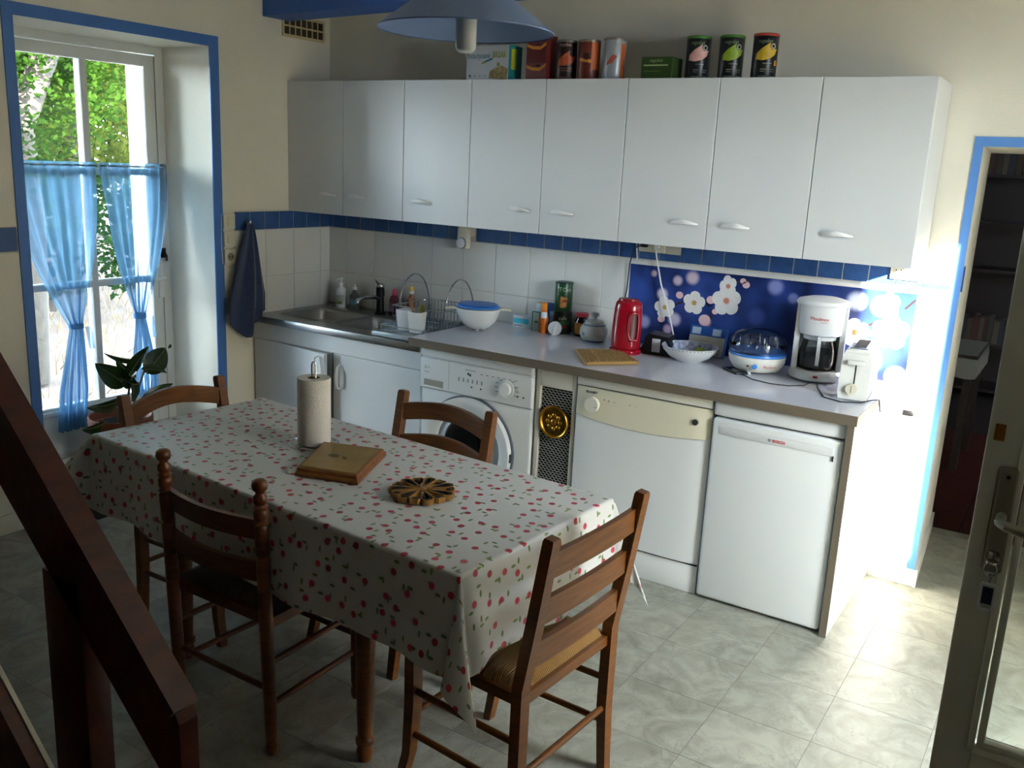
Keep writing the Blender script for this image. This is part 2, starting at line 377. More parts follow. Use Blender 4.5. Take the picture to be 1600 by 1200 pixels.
# ---------------------------------------------------------------- glazed garden door at the right
m_door = M('grey_door_paint', 'cbcabc', .35)
ld = T('door_2', 'grey glazed garden door standing open at the right edge', 'door', (0, -1.9, 0), kind='structure')
LX0, LX1 = 3.641, 4.475
ZG = .475
O('leaf_frame', B().box(LX0, LX0 + .075, 0, .045, .01, 2.1, .003).box(LX1 - .075, LX1, 0, .045, .01, 2.1, .003).box(LX0 + .075, LX1 - .075, 0, .045, .01, ZG - .012, .003).box(LX0 + .075, LX1 - .075, 0, .045, 2.02, 2.1, .003), m_door, ld)
m_mould = M('white_door_moulding', 'd4d3c4', .3)
x0, x1, z0, z1 = LX0 + .065, LX1 - .065, ZG - .02, 2.03
O('moulding', B().box(x0, x0 + .014, -.008, .02, z0, z1, .003).box(x0 + .017, x0 + .032, -.004, .02, z0 + .02, z1, .003).box(x1 - .03, x1, -.008, .02, z0, z1, .003).box(x0, x1, -.008, .02, z0, z0 + .014, .003).box(x0 + .017, x1, -.004, .02, z0 + .017, z0 + .032, .003).box(x0, x1, -.008, .02, z1 - .02, z1, .003), m_mould, ld)
O('pane', B().box(x0 + .03, x1 - .025, .02, .026, z0 + .03, z1 - .015), m_pane, ld, None)
O('lower_panel', B().box(LX0 + .12, LX1 - .12, -.004, .0, .12, ZG - .09, .002), m_door, ld)
hx = 3.693
hp = O('handle_plate', B().box(hx - .021, hx + .021, -.01, 0, .875, 1.105, .008, 3), M('satin_aluminium', '8f8b7c', .35, .6), ld)
O('lever', B().tube([(hx, -.005, 1.0), (hx, -.05, 1.0), (hx + .012, -.062, .998), (hx + .05, -.062, .99), (hx + .13, -.058, .985)], .0105, 10), MATS['satin_aluminium'], hp)
O('screw', B().cyl((hx, -.0105, 1.085), (hx, -.012, 1.085), .004, 10), m_dark, hp)
O('lock_cylinder', B().cyl((hx - .002, -.005, .912), (hx - .002, -.016, .912), .014, 14), m_chrome, ld)
O('striker', B().box(LX0 + .012, LX0 + .032, -.003, 0, 1.155, 1.19, .002), m_brass, ld)
ky = T('key_ring', 'bunch of keys with a white tag hanging from the door lock', 'keys', (hx, -1.9, .9))
O('key', B().cyl((0, -.016, .012), (0, -.04, .012), .0035, 8).lathe([(.012, -.002), (.012, .002)], (0, -.046, .012), 12), m_chrome, ky)
O('ring', B().tube([(.012 * cos(t), -.046 + .004 * sin(t), -.004 + .012 * sin(t)) for t in [2 * pi * i / 16 for i in range(16)]], .0016, 6, True), m_chrome, ky)
O('chain', B().tube([(0, -.044, -.016), (.002, -.03, -.03), (0, -.02, -.042)], .002, 6), m_chrome, ky)
tg = O('tag', B().sweep([(cx, -.012, cz_) for cx, cz_ in [(-.012, -.05), (.012, -.05), (.014, -.056), (.014, -.098), (.009, -.108), (-.009, -.108), (-.014, -.098), (-.014, -.056)]], [(-.002, -.004), (.002, -.004), (.002, .004), (-.002, .004)], up=(0, 1, 0), closed=True), m_wplast, ky)
O('tag_insert', B().box(-.01, .01, -.0125, -.0105, -.095, -.058), M('tag_print', '25324a', .5), tg, None)
# ---------------------------------------------------------------- the dark room beyond the doorway
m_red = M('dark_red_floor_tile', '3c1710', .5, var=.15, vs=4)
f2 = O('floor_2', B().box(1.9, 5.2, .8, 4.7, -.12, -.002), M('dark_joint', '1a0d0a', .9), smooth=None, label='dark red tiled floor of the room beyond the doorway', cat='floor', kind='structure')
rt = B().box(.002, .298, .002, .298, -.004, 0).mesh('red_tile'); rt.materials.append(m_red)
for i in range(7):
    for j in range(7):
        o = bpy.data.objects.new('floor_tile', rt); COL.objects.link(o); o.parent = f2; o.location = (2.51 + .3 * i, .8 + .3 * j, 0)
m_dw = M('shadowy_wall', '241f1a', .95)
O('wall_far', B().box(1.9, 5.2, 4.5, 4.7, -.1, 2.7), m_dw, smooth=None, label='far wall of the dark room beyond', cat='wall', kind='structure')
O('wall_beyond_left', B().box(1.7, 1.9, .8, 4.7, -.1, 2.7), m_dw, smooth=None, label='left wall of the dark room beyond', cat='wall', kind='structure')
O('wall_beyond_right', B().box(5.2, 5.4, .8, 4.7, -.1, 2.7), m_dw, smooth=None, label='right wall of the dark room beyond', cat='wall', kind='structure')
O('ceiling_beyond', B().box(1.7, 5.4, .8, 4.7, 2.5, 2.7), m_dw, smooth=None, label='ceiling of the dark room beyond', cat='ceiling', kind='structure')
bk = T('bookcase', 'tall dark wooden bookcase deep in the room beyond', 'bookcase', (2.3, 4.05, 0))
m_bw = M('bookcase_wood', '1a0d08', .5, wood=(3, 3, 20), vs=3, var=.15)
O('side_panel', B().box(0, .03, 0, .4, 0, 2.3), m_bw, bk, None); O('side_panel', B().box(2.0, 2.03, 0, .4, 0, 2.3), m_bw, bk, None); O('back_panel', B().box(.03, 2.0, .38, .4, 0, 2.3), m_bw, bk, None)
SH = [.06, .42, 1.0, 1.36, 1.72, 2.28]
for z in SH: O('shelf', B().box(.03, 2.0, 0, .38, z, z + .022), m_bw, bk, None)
bc = ['3f3528', '331812', '2b2a22', '483f32', '20242c', '362a18', '3c1d16']
nb = 0
for zi, xa, xb in ((4, .45, 1.35), (1, .45, 1.0)):
    x = xa
    while x < xb:
        w_ = random.uniform(.022, .05); h_ = random.uniform(.17, .22); nb += 1
        bo = T('book', 'worn book standing on the %s shelf of the dark bookcase' % ('upper' if zi == 4 else 'lower'), 'book', (2.3 + x, 4.08, SH[zi] + .022), group='books on the %s shelf of the dark bookcase' % ('upper' if zi == 4 else 'lower'))
        O('cover', B().box(0, w_, 0, .15, 0, h_, .003, 1), M('book_%s' % bc[nb % 7], bc[nb % 7], .7), bo, None)
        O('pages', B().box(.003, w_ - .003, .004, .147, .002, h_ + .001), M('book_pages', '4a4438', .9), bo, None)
        x += w_ + .001
# a chair and a cloth-covered table in that room
tb = T('side_table', 'small table under a white cloth in the dark room', 'table', (2.98, 2.15, 0))
O('table_top', B().box(-.3, .3, -.3, .3, .68, .70), m_bw, tb, None)
for sx_ in (-.26, .26):
    for sy_ in (-.26, .26): O('leg', B().box(sx_ - .02, sx_ + .02, sy_ - .02, sy_ + .02, 0, .68), m_bw, tb, None)
def cl(u, v):
    x = -.34 + .68 * u; y = -.34 + .68 * v; d = max(abs(x) - .302, abs(y) - .302, 0)
    return (max(-.306, min(.306, x)), max(-.306, min(.306, y)), .703 - d * 3.6 + .006 * sin(20 * u) * (d > 0))
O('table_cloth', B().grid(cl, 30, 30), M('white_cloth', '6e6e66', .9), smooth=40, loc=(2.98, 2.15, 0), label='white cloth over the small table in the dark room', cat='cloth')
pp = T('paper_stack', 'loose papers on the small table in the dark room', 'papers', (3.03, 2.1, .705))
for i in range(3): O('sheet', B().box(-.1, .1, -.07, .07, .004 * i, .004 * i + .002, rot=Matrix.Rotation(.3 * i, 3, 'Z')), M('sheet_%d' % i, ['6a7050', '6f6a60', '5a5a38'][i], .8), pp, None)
# ================================================================ KITCHEN UNITS
UD, UT, UB = .3226, 2.023, 1.349
ZC, ZS, YC, XE = .856, .805, -.70, 3.157
m_cab = M('white_laminate', 'd2d3d2', .38, var=.012, vs=2)
m_gap = M('cabinet_shadow_gap', '4a4842', .9)
def pull(b, x, y, z, w=.1):
    pts = []; n = 12
    for i in range(n + 1):
        t = i / n; a = sin(pi * t)
        pts.append((x - w / 2 + w * t, y - .026 * a ** .6 - .001, z + .009 * a))
    return b.sweep(pts, [(-.005, -.009), (.004, -.011), (.006, .006), (-.003, .010)], scale=[.3 + .7 * sin(pi * i / n) for i in range(n + 1)])
units = [(0, 2, 'double wall cabinet in the corner by the window wall'), (2, 3, 'single narrow wall cabinet, third door from the window wall'), (3, 5, 'double wall cabinet under the white snack box and red box'),
         (5, 7, 'double wall cabinet under the green box and black tins'), (7, 8, 'single wall cabinet at the right end above the toaster')]
hx_ = [.296, .498, .916, 1.487, 1.714, 2.301, 2.518, 2.919]
hw = [.12] * 8
for a, b_, lab in units:
    u = T('wall_cabinet', 'white ' + lab, 'cabinet', (0, 0, 0), group='white wall cabinets')
    O('body', B().box(.4 * a + .001, .4 * b_ - .001, -UD + .02, -.009, UB, UT, .001, 1), m_cab, u, None)
    for k in range(max(a, 1), b_): O('shadow_gap', B().box(.4 * k - .003, .4 * k + .003, -UD + .0165, -UD + .0195, UB, UT - .002), m_gap, u, None)
    for k in range(a, b_):
        d = O('door', B().box(.4 * k + .0019, .4 * k + .3981, -UD, -UD + .018, UB - .002, UT - .0005, .0012, 1), m_cab, u, None)
        O('handle', pull(B(), hx_[k], -UD, 1.447, hw[k]), m_wplast, d)
# sink unit
su = T('sink_cabinet', 'white sink base cabinet with its left door ajar', 'cabinet', (0, 0, 0))
O('body', B().box(.013, 1.15, -.572, -.009, .0, .74), m_cab, su, None)
O('fascia', B().box(.013, 1.15, -.592, -.572, .68, .765, .001, 1), m_cab, su, None)
dl = O('door', B().box(0, .562, -.018, 0, .09, .677, .0012, 1), m_cab, su, None, loc=(.016, -.5735, 0), rot=(0, 0, R(-5)))
O('handle', B().tube([(.515, -.018, .54), (.512, -.04, .548), (.512, -.044, .60), (.512, -.04, .652), (.515, -.018, .66)], .006, 8), m_wplast, dl)
dr = O('door', B().box(.588, 1.148, -.5915, -.5735, .09, .677, .0012, 1), m_cab, su, None)
O('handle', B().tube([(.63, -.5915, .50), (.633, -.612, .508), (.633, -.616, .56), (.633, -.612, .612), (.63, -.5915, .62)], .006, 8), m_wplast, dr)
O('dark_gap', B().box(.572, .587, -.580, -.5725, .09, .677), m_dark, su, None)
# steel sink top with two bowls and drainer
sk_ = T('sink', 'stainless steel sink top with two bowls and a drainer', 'sink', (0, 0, 0))
def bowl(b, cx, cy, hx0, hy0, zt_, dp, rc=.05):
    def rr(hx1, hy1, z, r):
        p = []
        for q, (sx, sy) in enumerate(((1, 1), (-1, 1), (-1, -1), (1, -1))):
            for i in range(6):
                t = q * pi / 2 + i / 5 * pi / 2; p.append((cx + sx * (hx1 - r) + r * cos(t), cy + sy * (hy1 - r) + r * sin(t), z))
        return b.ring(p)
    rs = [rr(hx0 + .016, hy0 + .016, zt_ + .0012, rc + .014), rr(hx0 + .012, hy0 + .012, zt_ + .002, rc + .012), rr(hx0, hy0, zt_ - .006, rc), rr(hx0 - .006, hy0 - .006, zt_ - .02, rc), rr(hx0 - .012, hy0 - .012, zt_ - dp + .03, rc), rr(hx0 - .035, hy0 - .035, zt_ - dp, rc - .01)]
    b.skin(rs, True, False); b.bm.faces.new(rs[-1]); return b
# deck cut around the two bowls
bx = [(.085, .455, -.49, -.15), (.50, .87, -.49, -.15)]
def deck():
    b = B(); X0, X1, Y0, Y1 = .0105, 1.155, -.603, -.0095
    b.box(X0, X1, Y0, bx[0][2], ZS - .018, ZS).box(X0, X1, bx[0][3], Y1, ZS - .018, ZS)
    b.box(X0, bx[0][0], bx[0][2], bx[0][3], ZS - .018, ZS).box(bx[0][1], bx[1][0], bx[0][2], bx[0][3], ZS - .018, ZS).box(bx[1][1], X1, bx[0][2], bx[0][3], ZS - .018, ZS)
    b.box(X0, X1, Y0 - .006, Y0 + .004, ZS - .036, ZS + .001, .003, 2)
    b.box(X0, X1, Y1 - .012, Y1, ZS, ZS + .014, .003, 2)
    return b
dk = O('deck', deck(), m_steel, sk_)
for (a, b_, c, d) in bx:
    o = O('bowl', bowl(B(), (a + b_) / 2, (c + d) / 2, (b_ - a) / 2, (d - c) / 2, ZS, .15), m_steel, sk_, 50)
    O('drain', B().lathe([(.03, 0), (.032, .003), (.02, .004)], ((a + b_) / 2, (c + d) / 2, ZS - .1495), 18), m_chrome, o)
for i in range(6): O('drainer_rib', B().tube([(.91, -.46 + .052 * i, ZS + .0005), (1.13, -.46 + .052 * i, ZS + .0005)], .003, 6), m_steel, sk_)
tp = T('tap', 'black and chrome mixer tap behind the sink bowls', 'tap', (.46, -.085, ZS))
O('base', B().lathe([(.03, 0), (.03, .01), (.022, .016), (.02, .10), (.024, .105), (.024, .15)]), m_black, tp)
O('spout', B().tube([(0, 0, .085), (.0, -.05, .10), (-.01, -.13, .105), (-.012, -.17, .095), (-.012, -.175, .078)], .0105, 10), m_chrome, tp)
O('lever', B().sphere((0, 0, .158), .024, sc=(1, 1, .75)).tube([(0, -.01, .165), (.015, -.05, .19), (.018, -.06, .196)], .007), m_chrome, tp)
# worktop
m_top = M('pale_grey_worktop', 'c9cbd4', .08, var=.03, vs=20)
m_edge = M('taupe_edge_band', '6b6051', .45)
wk = T('worktop', 'pale grey glossy worktop with a brown front edge', 'worktop', (0, 0, 0))
O('slab', B().box(1.16, XE, YC + .004, -.009, ZC - .038, ZC), m_top, wk, None)
O('edge_band', B().box(1.158, XE + .002, YC, YC + .004, ZC - .038, ZC - .0005).box(1.158, 1.16, YC, -.6, ZC - .038, ZC - .0005).box(XE, XE + .002, YC + .004, -.009, ZC - .038, ZC - .0005), m_edge, wk, None)
ep = T('end_panel', 'tall white side panel closing the right end of the worktop', 'panel', (0, 0, 0))
O('board', B().box(3.128, 3.15, -.69, -.009, 0, ZC - .0385), m_white, ep, None)
O('edge_band', B().box(3.126, 3.152, -.694, -.69, 0, ZC - .0385), m_edge, ep, None)
# ---------------------------------------------------------------- washing machine
def faceY(b): b.bm.transform(Matrix.Rotation(R(90), 4, 'X')); return b
wm = T('washing_machine', 'white front-loading washing machine next to the sink cabinet', 'washing machine', (1.20, 0, 0))
FW = -.655
O('body', B().box(.006, .616, FW, -.06, .0, .812, .012, 3), m_app, wm)
m_pan = M('appliance_panel_white', 'd3d4d2', .35)
pn = O('control_panel', B().box(.006, .614, FW - .012, FW + .01, .625, .768, .006, 3), m_pan, wm)
O('top_strip', B().box(.006, .614, FW - .012, FW + .01, .772, .8125, .008, 3), m_app, wm)
O('drawer_line', B().box(.17, .1712, FW - .0126, FW - .011, .635, .765).box(.008, .612, FW - .004, FW - .001, .622, .626), M('panel_seam', '8b8b88', .8), pn, None)
O('drawer_recess', B().box(.03, .14, FW - .0128, FW - .011, .638, .668, .0005, 1), M('recess_grey', '8d8a80', .6), pn, None)
O('recess_lip', B().box(.03, .14, FW - .016, FW - .011, .632, .639, .002), m_app, pn)
kn = O('knob', B().cyl((.485, FW - .012, .695), (.485, FW - .034, .695), .028, 28), m_app, pn); O('knob_ring', B().cyl((.485, FW - .0118, .695), (.485, FW - .016, .695), .040, 32), m_app, kn)
m_prt = M('grey_print', '85888c', .6); m_prd = M('dark_print', '24282e', .6); m_grn = M('green_print', '7fae7a', .6)
O('name_mark', B().box(.262, .318, FW - .0126, FW - .0118, .744, .7475), m_prt, pn, None)
O('badge_mark', B().box(.275, .283, FW - .0126, FW - .0118, .722, .734).box(.286, .294, FW - .0126, FW - .0118, .718, .730), m_prd, pn, None)
text(pn, 'A+', .028, face_y(.03, FW - .012, .715), m_grn)
text(pn, 'AAB', .014, face_y(.032, FW - .012, .698), m_prt)
for i in range(6):
    O('option_mark', B().box(.225 + .025 * i, .232 + .025 * i, FW - .0128, FW - .0118, .688, .706), m_prt, pn, None); O('option_light', B().box(.226 + .025 * i, .232 + .025 * i, FW - .0132, FW - .0118, .676, .681), m_wplast, pn, None)
for i in range(7):
    O('programme_mark', B().box(.345 + .03 * i, .358 + .03 * i, FW - .0128, FW - .0118, .735 - .0 * i, .739), m_prt, pn, None)
for dx_, dz_ in ((-.05, .02), (-.055, 0), (-.05, -.02), (-.03, .035), (.05, .015), (.055, -.005), (.05, -.025), (.03, .036)): O('programme_mark', B().box(.478 + dx_, .494 + dx_, FW - .0128, FW - .0118, .693 + dz_, .697 + dz_), m_prt, pn, None)
for dx_ in (.35, .30, .545, .575): O('indicator', B().cyl((dx_, FW - .0118, .67), (dx_, FW - .0135, .67), .004, 10), m_prd, pn)
cx, cz_ = .292, .385
dr_ = O('door_ring', B().sweep([(cx + .205 * cos(t), FW - .012, cz_ + .205 * sin(t)) for t in [2 * pi * i / 48 for i in range(48)]], [(-.03, -.028), (.0, -.03), (.028, -.012), (.03, .014), (-.03, .014)], up=(0, 1, 0), closed=True), m_app, wm, 50)
O('door_gasket', B().sweep([(cx + .236 * cos(t), FW - .004, cz_ + .236 * sin(t)) for t in [2 * pi * i / 48 for i in range(48)]], [(-.006, -.008), (.006, -.008), (.006, .008), (-.006, .008)], up=(0, 1, 0), closed=True), M('door_rim_grey', '5a6068', .4), dr_)
O('door_funnel', B().sweep([(cx + .158 * cos(t), FW - .008, cz_ + .158 * sin(t)) for t in [2 * pi * i / 40 for i in range(40)]], [(-.02, .0), (.02, -.016), (.02, .012), (-.02, .012)], up=(0, 1, 0), closed=True), M('door_inner_grey', 'b5bbc2', .35), dr_, 50)
O('porthole', faceY(B().lathe([(.148, 0), (.146, .014), (.12, .02), (.06, .024), (.001, .025)], n=40)), M('dark_glass', '050607', .08, coat=.6), dr_, loc=(cx, FW + .004, cz_))
O('door_catch', B().box(cx + .222, cx + .24, FW - .03, FW - .005, cz_ - .02, cz_ + .02, .004), M('door_catch_grey', '34383e', .4), dr_)
O('plinth', B().box(.01, .612, FW - .002, FW + .01, .004, .1, .004), m_app, wm)
# ---------------------------------------------------------------- mesh panel between the machines
gp = T('mesh_panel', 'narrow expanded-metal panel with white frame between the machines', 'panel', (1.826, -.63, 0))
GW = .196
O('frame', B().box(0, .022, -.02, 0, 0, .812, .003).box(GW - .018, GW, -.02, 0, 0, .812, .003).box(.022, GW - .018, -.022, 0, .735, .812, .003).box(.022, GW - .018, -.02, 0, 0, .07, .003), M('ivory_frame', 'cdc8ba', .45), gp)
O('backing', B().box(.005, GW - .005, .01, .015, .03, .76), M('dark_cavity', '14130f', .95), gp, None)
b = B(); nx_ = 8; px = (GW - .04) / nx_; pz = .0105; nz_ = int(.665 / pz)
for j in range(nz_):
    z = .07 + pz * j; pts = []
    for i in range(nx_ * 2 + 1): pts.append((.022 + px * i / 2, -.010, z + (pz * .5 if (i + j) % 2 else 0)))
    b.bar(pts, .0042, .0026)
O('expanded_mesh', b, M('grey_mesh_metal', 'b5b3ab', .4, .4), gp, None, kind='stuff')
br = T('brass_medallion', 'round brass wall medallion fixed on the metal mesh panel', 'ornament', (1.926, -.652, .588))
O('rim', faceY(B().lathe([(.062, -.002), (.071, .0), (.073, .007), (.068, .013), (.061, .009), (.058, .002)], n=36)), m_brass, br, 60)
O('plate', faceY(B().lathe([(.061, -.001), (.061, .002), (.03, .0035), (.001, .004)], n=36)), M('aged_brass', '7a5c24', .4, .9, var=.3, vs=60), br)
b = B()
for k in range(8): b.sphere((.03 * cos(k * pi / 4), -.005, .03 * sin(k * pi / 4)), .012, 8, 6, sc=(.8, .35, .8))
O('relief', b.sphere((0, -.006, 0), .014, 10, 8, sc=(1, .5, 1)), m_brass, br)
# ---------------------------------------------------------------- dishwasher
dw = T('dishwasher', 'white dishwasher with a cream control panel under the worktop', 'dishwasher', (2.028, 0, 0))
FD = -.655; DW = .594
O('body', B().box(.004, DW, FD, -.06, .0, .815, .006), m_app, dw)
m_crm = M('cream_panel', 'd6cfb6', .4)
def dpan(u, v):
    x = .004 + (DW - .004) * u; return (x, FD - .022 - .008 * sin(pi * u), 0)
poly = []
pnl = B(); n = 24
top = [(.004 + (DW - .004) * i / n, .772) for i in range(n + 1)]; bot = [(.004 + (DW - .004) * i / n, .652 - .022 * sin(pi * i / n)) for i in range(n + 1)]
def bow(x): return .018 * (1 - abs((x - DW / 2) / (DW / 2)) ** 6)
ra = pnl.ring([(x, FD - bow(x), z) for x, z in top]); rb = pnl.ring([(x, FD - bow(x) - .004, z) for x, z in bot]); rc = pnl.ring([(x, FD + .004, z) for x, z in bot]); rd = pnl.ring([(x, FD + .004, z) for x, z in top])
pnl.skin([ra, rb, rc, rd, ra], False, False)
dp_ = O('control_panel', pnl, m_crm, dw, 40)
dd = B(); ra = dd.ring([(x, FD - .002 - bow(x) * .8, z - .003) for x, z in bot]); rb = dd.ring([(x, FD - .002 - bow(x) * .8, .128) for x, z in bot]); rc = dd.ring([(x, FD + .004, .128) for x, z in bot]); rd = dd.ring([(x, FD + .004, z) for x, z in bot]); dd.skin([ra, rb, rc, rd, ra], False, False)
O('door', dd, m_app, dw, 40)
O('top_strip', B().box(.004, DW, FD - .012, FD + .01, .776, .816, .006), M('cream_white_strip', 'd8d5c8', .4), dw)
O('plinth', B().box(.004, DW, FD - .004, FD + .02, .0, .118, .004), m_app, dw)
O('door_gap', B().box(.006, DW - .002, FD - .0015, FD + .004, .118, .128).box(.006, DW - .002, FD - .004, FD + .004, .7725, .7758), m_dark, dw, None)
yk = FD - .017
kb = O('knob', B().cyl((.088, yk, .706), (.088, yk - .02, .706), .031, 30), M('cream_knob', 'd9d6c6', .35), dp_)
O('knob_pointer', B().box(.1, .117, yk - .0208, yk - .0195, .698, .7), m_prt, kb, None)
O('start_button', B().cyl((.536, yk + .004, .716), (.536, yk - .008, .716), .012, 20), m_chrome, dp_)
text(dp_, 'BRANDT', .0135, face_y(.052, yk - .001, .751), m_prd, bold=.0006)
for (mx_, mz_) in ((.135, .73), (.155, .728), (.18, .726), (.14, .705), (.25, .727), (.275, .725), (.293, .723), (.31, .723), (.332, .722)): O('programme_mark', B().box(mx_, mx_ + .007, yk - .0022, yk - .0005, mz_, mz_ + .006), m_prt, dp_, None)
# ---------------------------------------------------------------- fridge
fr = T('fridge', 'white under-counter fridge with a red name badge', 'fridge', (2.634, 0, 0))
FF = -.62; FWD = .486
O('body', B().box(.0, FWD, FF, -.06, .0, .752, .004), m_app, fr)
O('top_cap', B().box(-.002, FWD + .002, FF - .055, -.06, .757, .812, .012, 3), m_app, fr)
fd = O('door', B().box(.0, FWD - .002, FF - .06, FF - .006, .012, .750, .012, 3), m_app, fr)
O('grip_strip', B().box(.03, FWD - .03, FF - .064, FF - .055, .690, .722, .003), M('fridge_grip', 'cfd0ce', .3), fd)
O('grip_end', B().box(FWD - .032, FWD - .028, FF - .0645, FF - .055, .672, .692), m_dark, fd, None)
text(fd, 'BOSCH', .0145, face_y(.235, FF - .064, .700), M('red_print', 'c0242c', .5), bold=.0006)
O('badge_ring', patch(face_y(.224, FF - .064, .705), disc(.006), 1), m_prt, fd, None)
O('seal_gap', B().box(.004, FWD - .004, FF - .006, FF, .014, .748).box(.0, FWD, FF - .03, FF + .01, .752, .757), M('seal_grey', '3b4038', .8), fr, None)
O('side_gap', B().box(FWD + .0025, FWD + .006, FF - .01, FF, .0, .8), m_dark, fr, None)
# ---------------------------------------------------------------- flower splashback
sp = T('splashback', 'blue splashback panel printed with white blossoms', 'splashback', (0, 0, 0))
SX0, SX1, SZ1 = 1.928, 3.188, 1.225
def flower_bg():
    m = bpy.data.materials.new('blossom_print'); m.use_nodes = True; n = m.node_tree.nodes; l = m.node_tree.links; b = n['Principled BSDF']; b.inputs['Roughness'].default_value = .18
    tc = n.new('ShaderNodeTexCoord'); nz = n.new('ShaderNodeTexNoise'); nz.inputs['Scale'].default_value = 5; l.new(tc.outputs['Object'], nz.inputs[0])
    rp = n.new('ShaderNodeValToRGB'); l.new(nz.outputs[0], rp.inputs[0]); e = rp.color_ramp.elements
    e[0].position = .3; e[0].color = lin('161c3e'); e[1].position = .7; e[1].color = lin('34509c'); last = rp.outputs[0]
    sp_ = [(2.15, 1.255, .035, 'd8c6cc'), (2.05, 1.19, .02, 'c9b6c4'), (2.17, 1.17, .03, 'c2b2c6'), (2.10, 1.10, .035, 'd3cad6'), (2.24, 1.19, .04, 'c9b9c8'), (2.02, .96, .04, '8f93c0'), (2.17, .99, .04, 'bfb6cc'), (2.32, 1.0, .035, 'c7a9b6'), (2.14, .94, .03, 'b79fb6'),
           (2.62, 1.19, .045, '8a93c9'), (2.70, 1.15, .03, '7d8ac6'), (2.78, 1.02, .05, '6f80c6'), (2.55, 1.05, .05, '4a63b8'), (2.86, .93, .05, '9aa3cf'), (2.96, 1.17, .05, 'c9d0ea'), (3.06, 1.16, .05, 'b0bde6'), (3.03, .93, .07, '7fa0ea'), (3.15, .88, .05, 'b9c4e4'), (2.40, 1.07, .03, '10152e'), (2.33, 1.09, .03, '15183a')]
    for (x, z, r, c) in sp_:
        vm = n.new('ShaderNodeVectorMath'); vm.operation = 'DISTANCE'; l.new(tc.outputs['Object'], vm.inputs[0]); vm.inputs[1].default_value = (x, -.0135, z)
        mr = n.new('ShaderNodeMapRange'); mr.interpolation_type = 'SMOOTHSTEP'; mr.inputs['From Min'].default_value = r; mr.inputs['From Max'].default_value = r * .35; l.new(vm.outputs['Value'], mr.inputs[0])
        mx = n.new('ShaderNodeMix'); mx.data_type = 'RGBA'; l.new(mr.outputs[0], mx.inputs[0]); l.new(last, mx.inputs[6]); mx.inputs[7].default_value = lin(c); last = mx.outputs[2]
    l.new(last, b.inputs['Base Color']); return m
O('board', B().box(SX0, SX1, -.0135, -.0088, ZC + .0005, SZ1), flower_bg(), sp, None)
O('frame', B().box(SX0 - .014, SX0, -.017, -.0088, ZC + .0005, SZ1 + .016).box(SX0, SX1 + .002, -.017, -.0088, SZ1, SZ1 + .016), M('frame_white', 'd9d8d2', .4), sp, None)
m_pet = M('blossom_white', 'dedbd8', .25, var=.05, vs=60); m_cen = M('blossom_centre', 'b08a4a', .4, var=.3, vs=120); m_cenp = M('blossom_centre_pink', 'c8806a', .4); m_twig = M('printed_twig', '2a1c1c', .4); m_bud = M('blossom_bud', 'd9b6bb', .3)
bn = [0]
def blossom(x, z, r, a0, pink=False, sq=1):
    bn[0] += 1; e_ = -.0138 - .0002 * bn[0]
    poly = []
    for i in range(80):
        t = 2 * pi * i / 80; rr = r * (.72 + .28 * abs(sin(2.5 * t + a0)) ** .55); poly.append((rr * cos(t) * sq, rr * sin(t)))
    f = O('blossom', patch(face_y(x, e_, z), poly, 1), m_pet, sp, None)
    O('stamens', patch(face_y(x, e_ - .0001, z), [(r * (.16 + .12 * (i % 2)) * cos(2 * pi * i / 24), r * (.16 + .12 * (i % 2)) * sin(2 * pi * i / 24)) for i in range(24)], 1), m_cenp if pink else m_cen, f, None)
for a in ((2.118, 1.04, .052, .2), (2.258, 1.078, .054, 1.), (2.408, 1.105, .068, .5, True), (2.41, 1.17, .05, .1, True, .8), (2.97, 1.04, .06, .3), (3.108, 1.06, .075, .7), (3.09, 1.165, .06, .2, True, .7)): blossom(*a)
for (x, z, r) in ((2.315, 1.006, .028), (2.335, 1.10, .02), (2.185, 1.105, .018), (2.105, .985, .018), (2.49, 1.185, .017), (2.475, 1.2, .014), (2.36, 1.05, .014), (3.035, 1.045, .016)): O('bud', patch(face_y(x, -.0137, z), disc(r, n=18, sy=.9), 1), m_bud, sp, None)
for p in ([(2.09, .97), (2.13, 1.0), (2.16, 1.03)], [(2.3, 1.09), (2.36, 1.12)], [(2.44, 1.19), (2.5, 1.205)], [(2.34, 1.0), (2.345, 1.06)], [(2.15, 1.05), (2.22, 1.085)], [(3.01, 1.07), (3.06, 1.1)], [(3.15, 1.16), (3.185, 1.2)]):
    O('twig', B().sweep([(x, -.0139, z) for x, z in p], [(-.004, 0), (.004, 0), (.004, .0004), (-.004, .0004)], up=(0, -1, 0)), m_twig, sp, None)
# ---------------------------------------------------------------- sockets, timer, vent
def socket_y(x0, x1, z0, z1, label, name='double_socket', gangs=2):
    s_ = T(name, label, 'socket', (0, 0, 0)); O('plate', B().box(x0, x1, -.022, -.0045, z0, z1, .004), m_plast, s_)
    w = (x1 - x0) / gangs
    for g in range(gangs):
        cx_ = x0 + w * (g + .5); cz2 = (z0 + z1) / 2
        O('outlet', faceY(B().lathe([(.019, -.0), (.019, .001), (.017, .0015), (.017, -.001), (.001, -.001)], n=20)), M('socket_shade', 'b7b09a', .5), s_, 40, loc=(cx_, -.0215, cz2))
        for dx_ in (-.0095, .0095): O('socket_hole', B().cyl((cx_ + dx_, -.0222, cz2), (cx_ + dx_, -.0232, cz2), .0028, 8), m_dark, s_)
    return s_
sk1 = socket_y(1.965, 2.095, 1.288, 1.352, 'cream double wall socket above the red kettle')
socket_y(3.075, 3.20, 1.275, 1.352, 'cream double socket in the blue tile band above the toaster')
tm = T('plug_timer', 'white round-dial plug-in timer below the wall cabinets', 'timer', (.985, 0, 1.245))
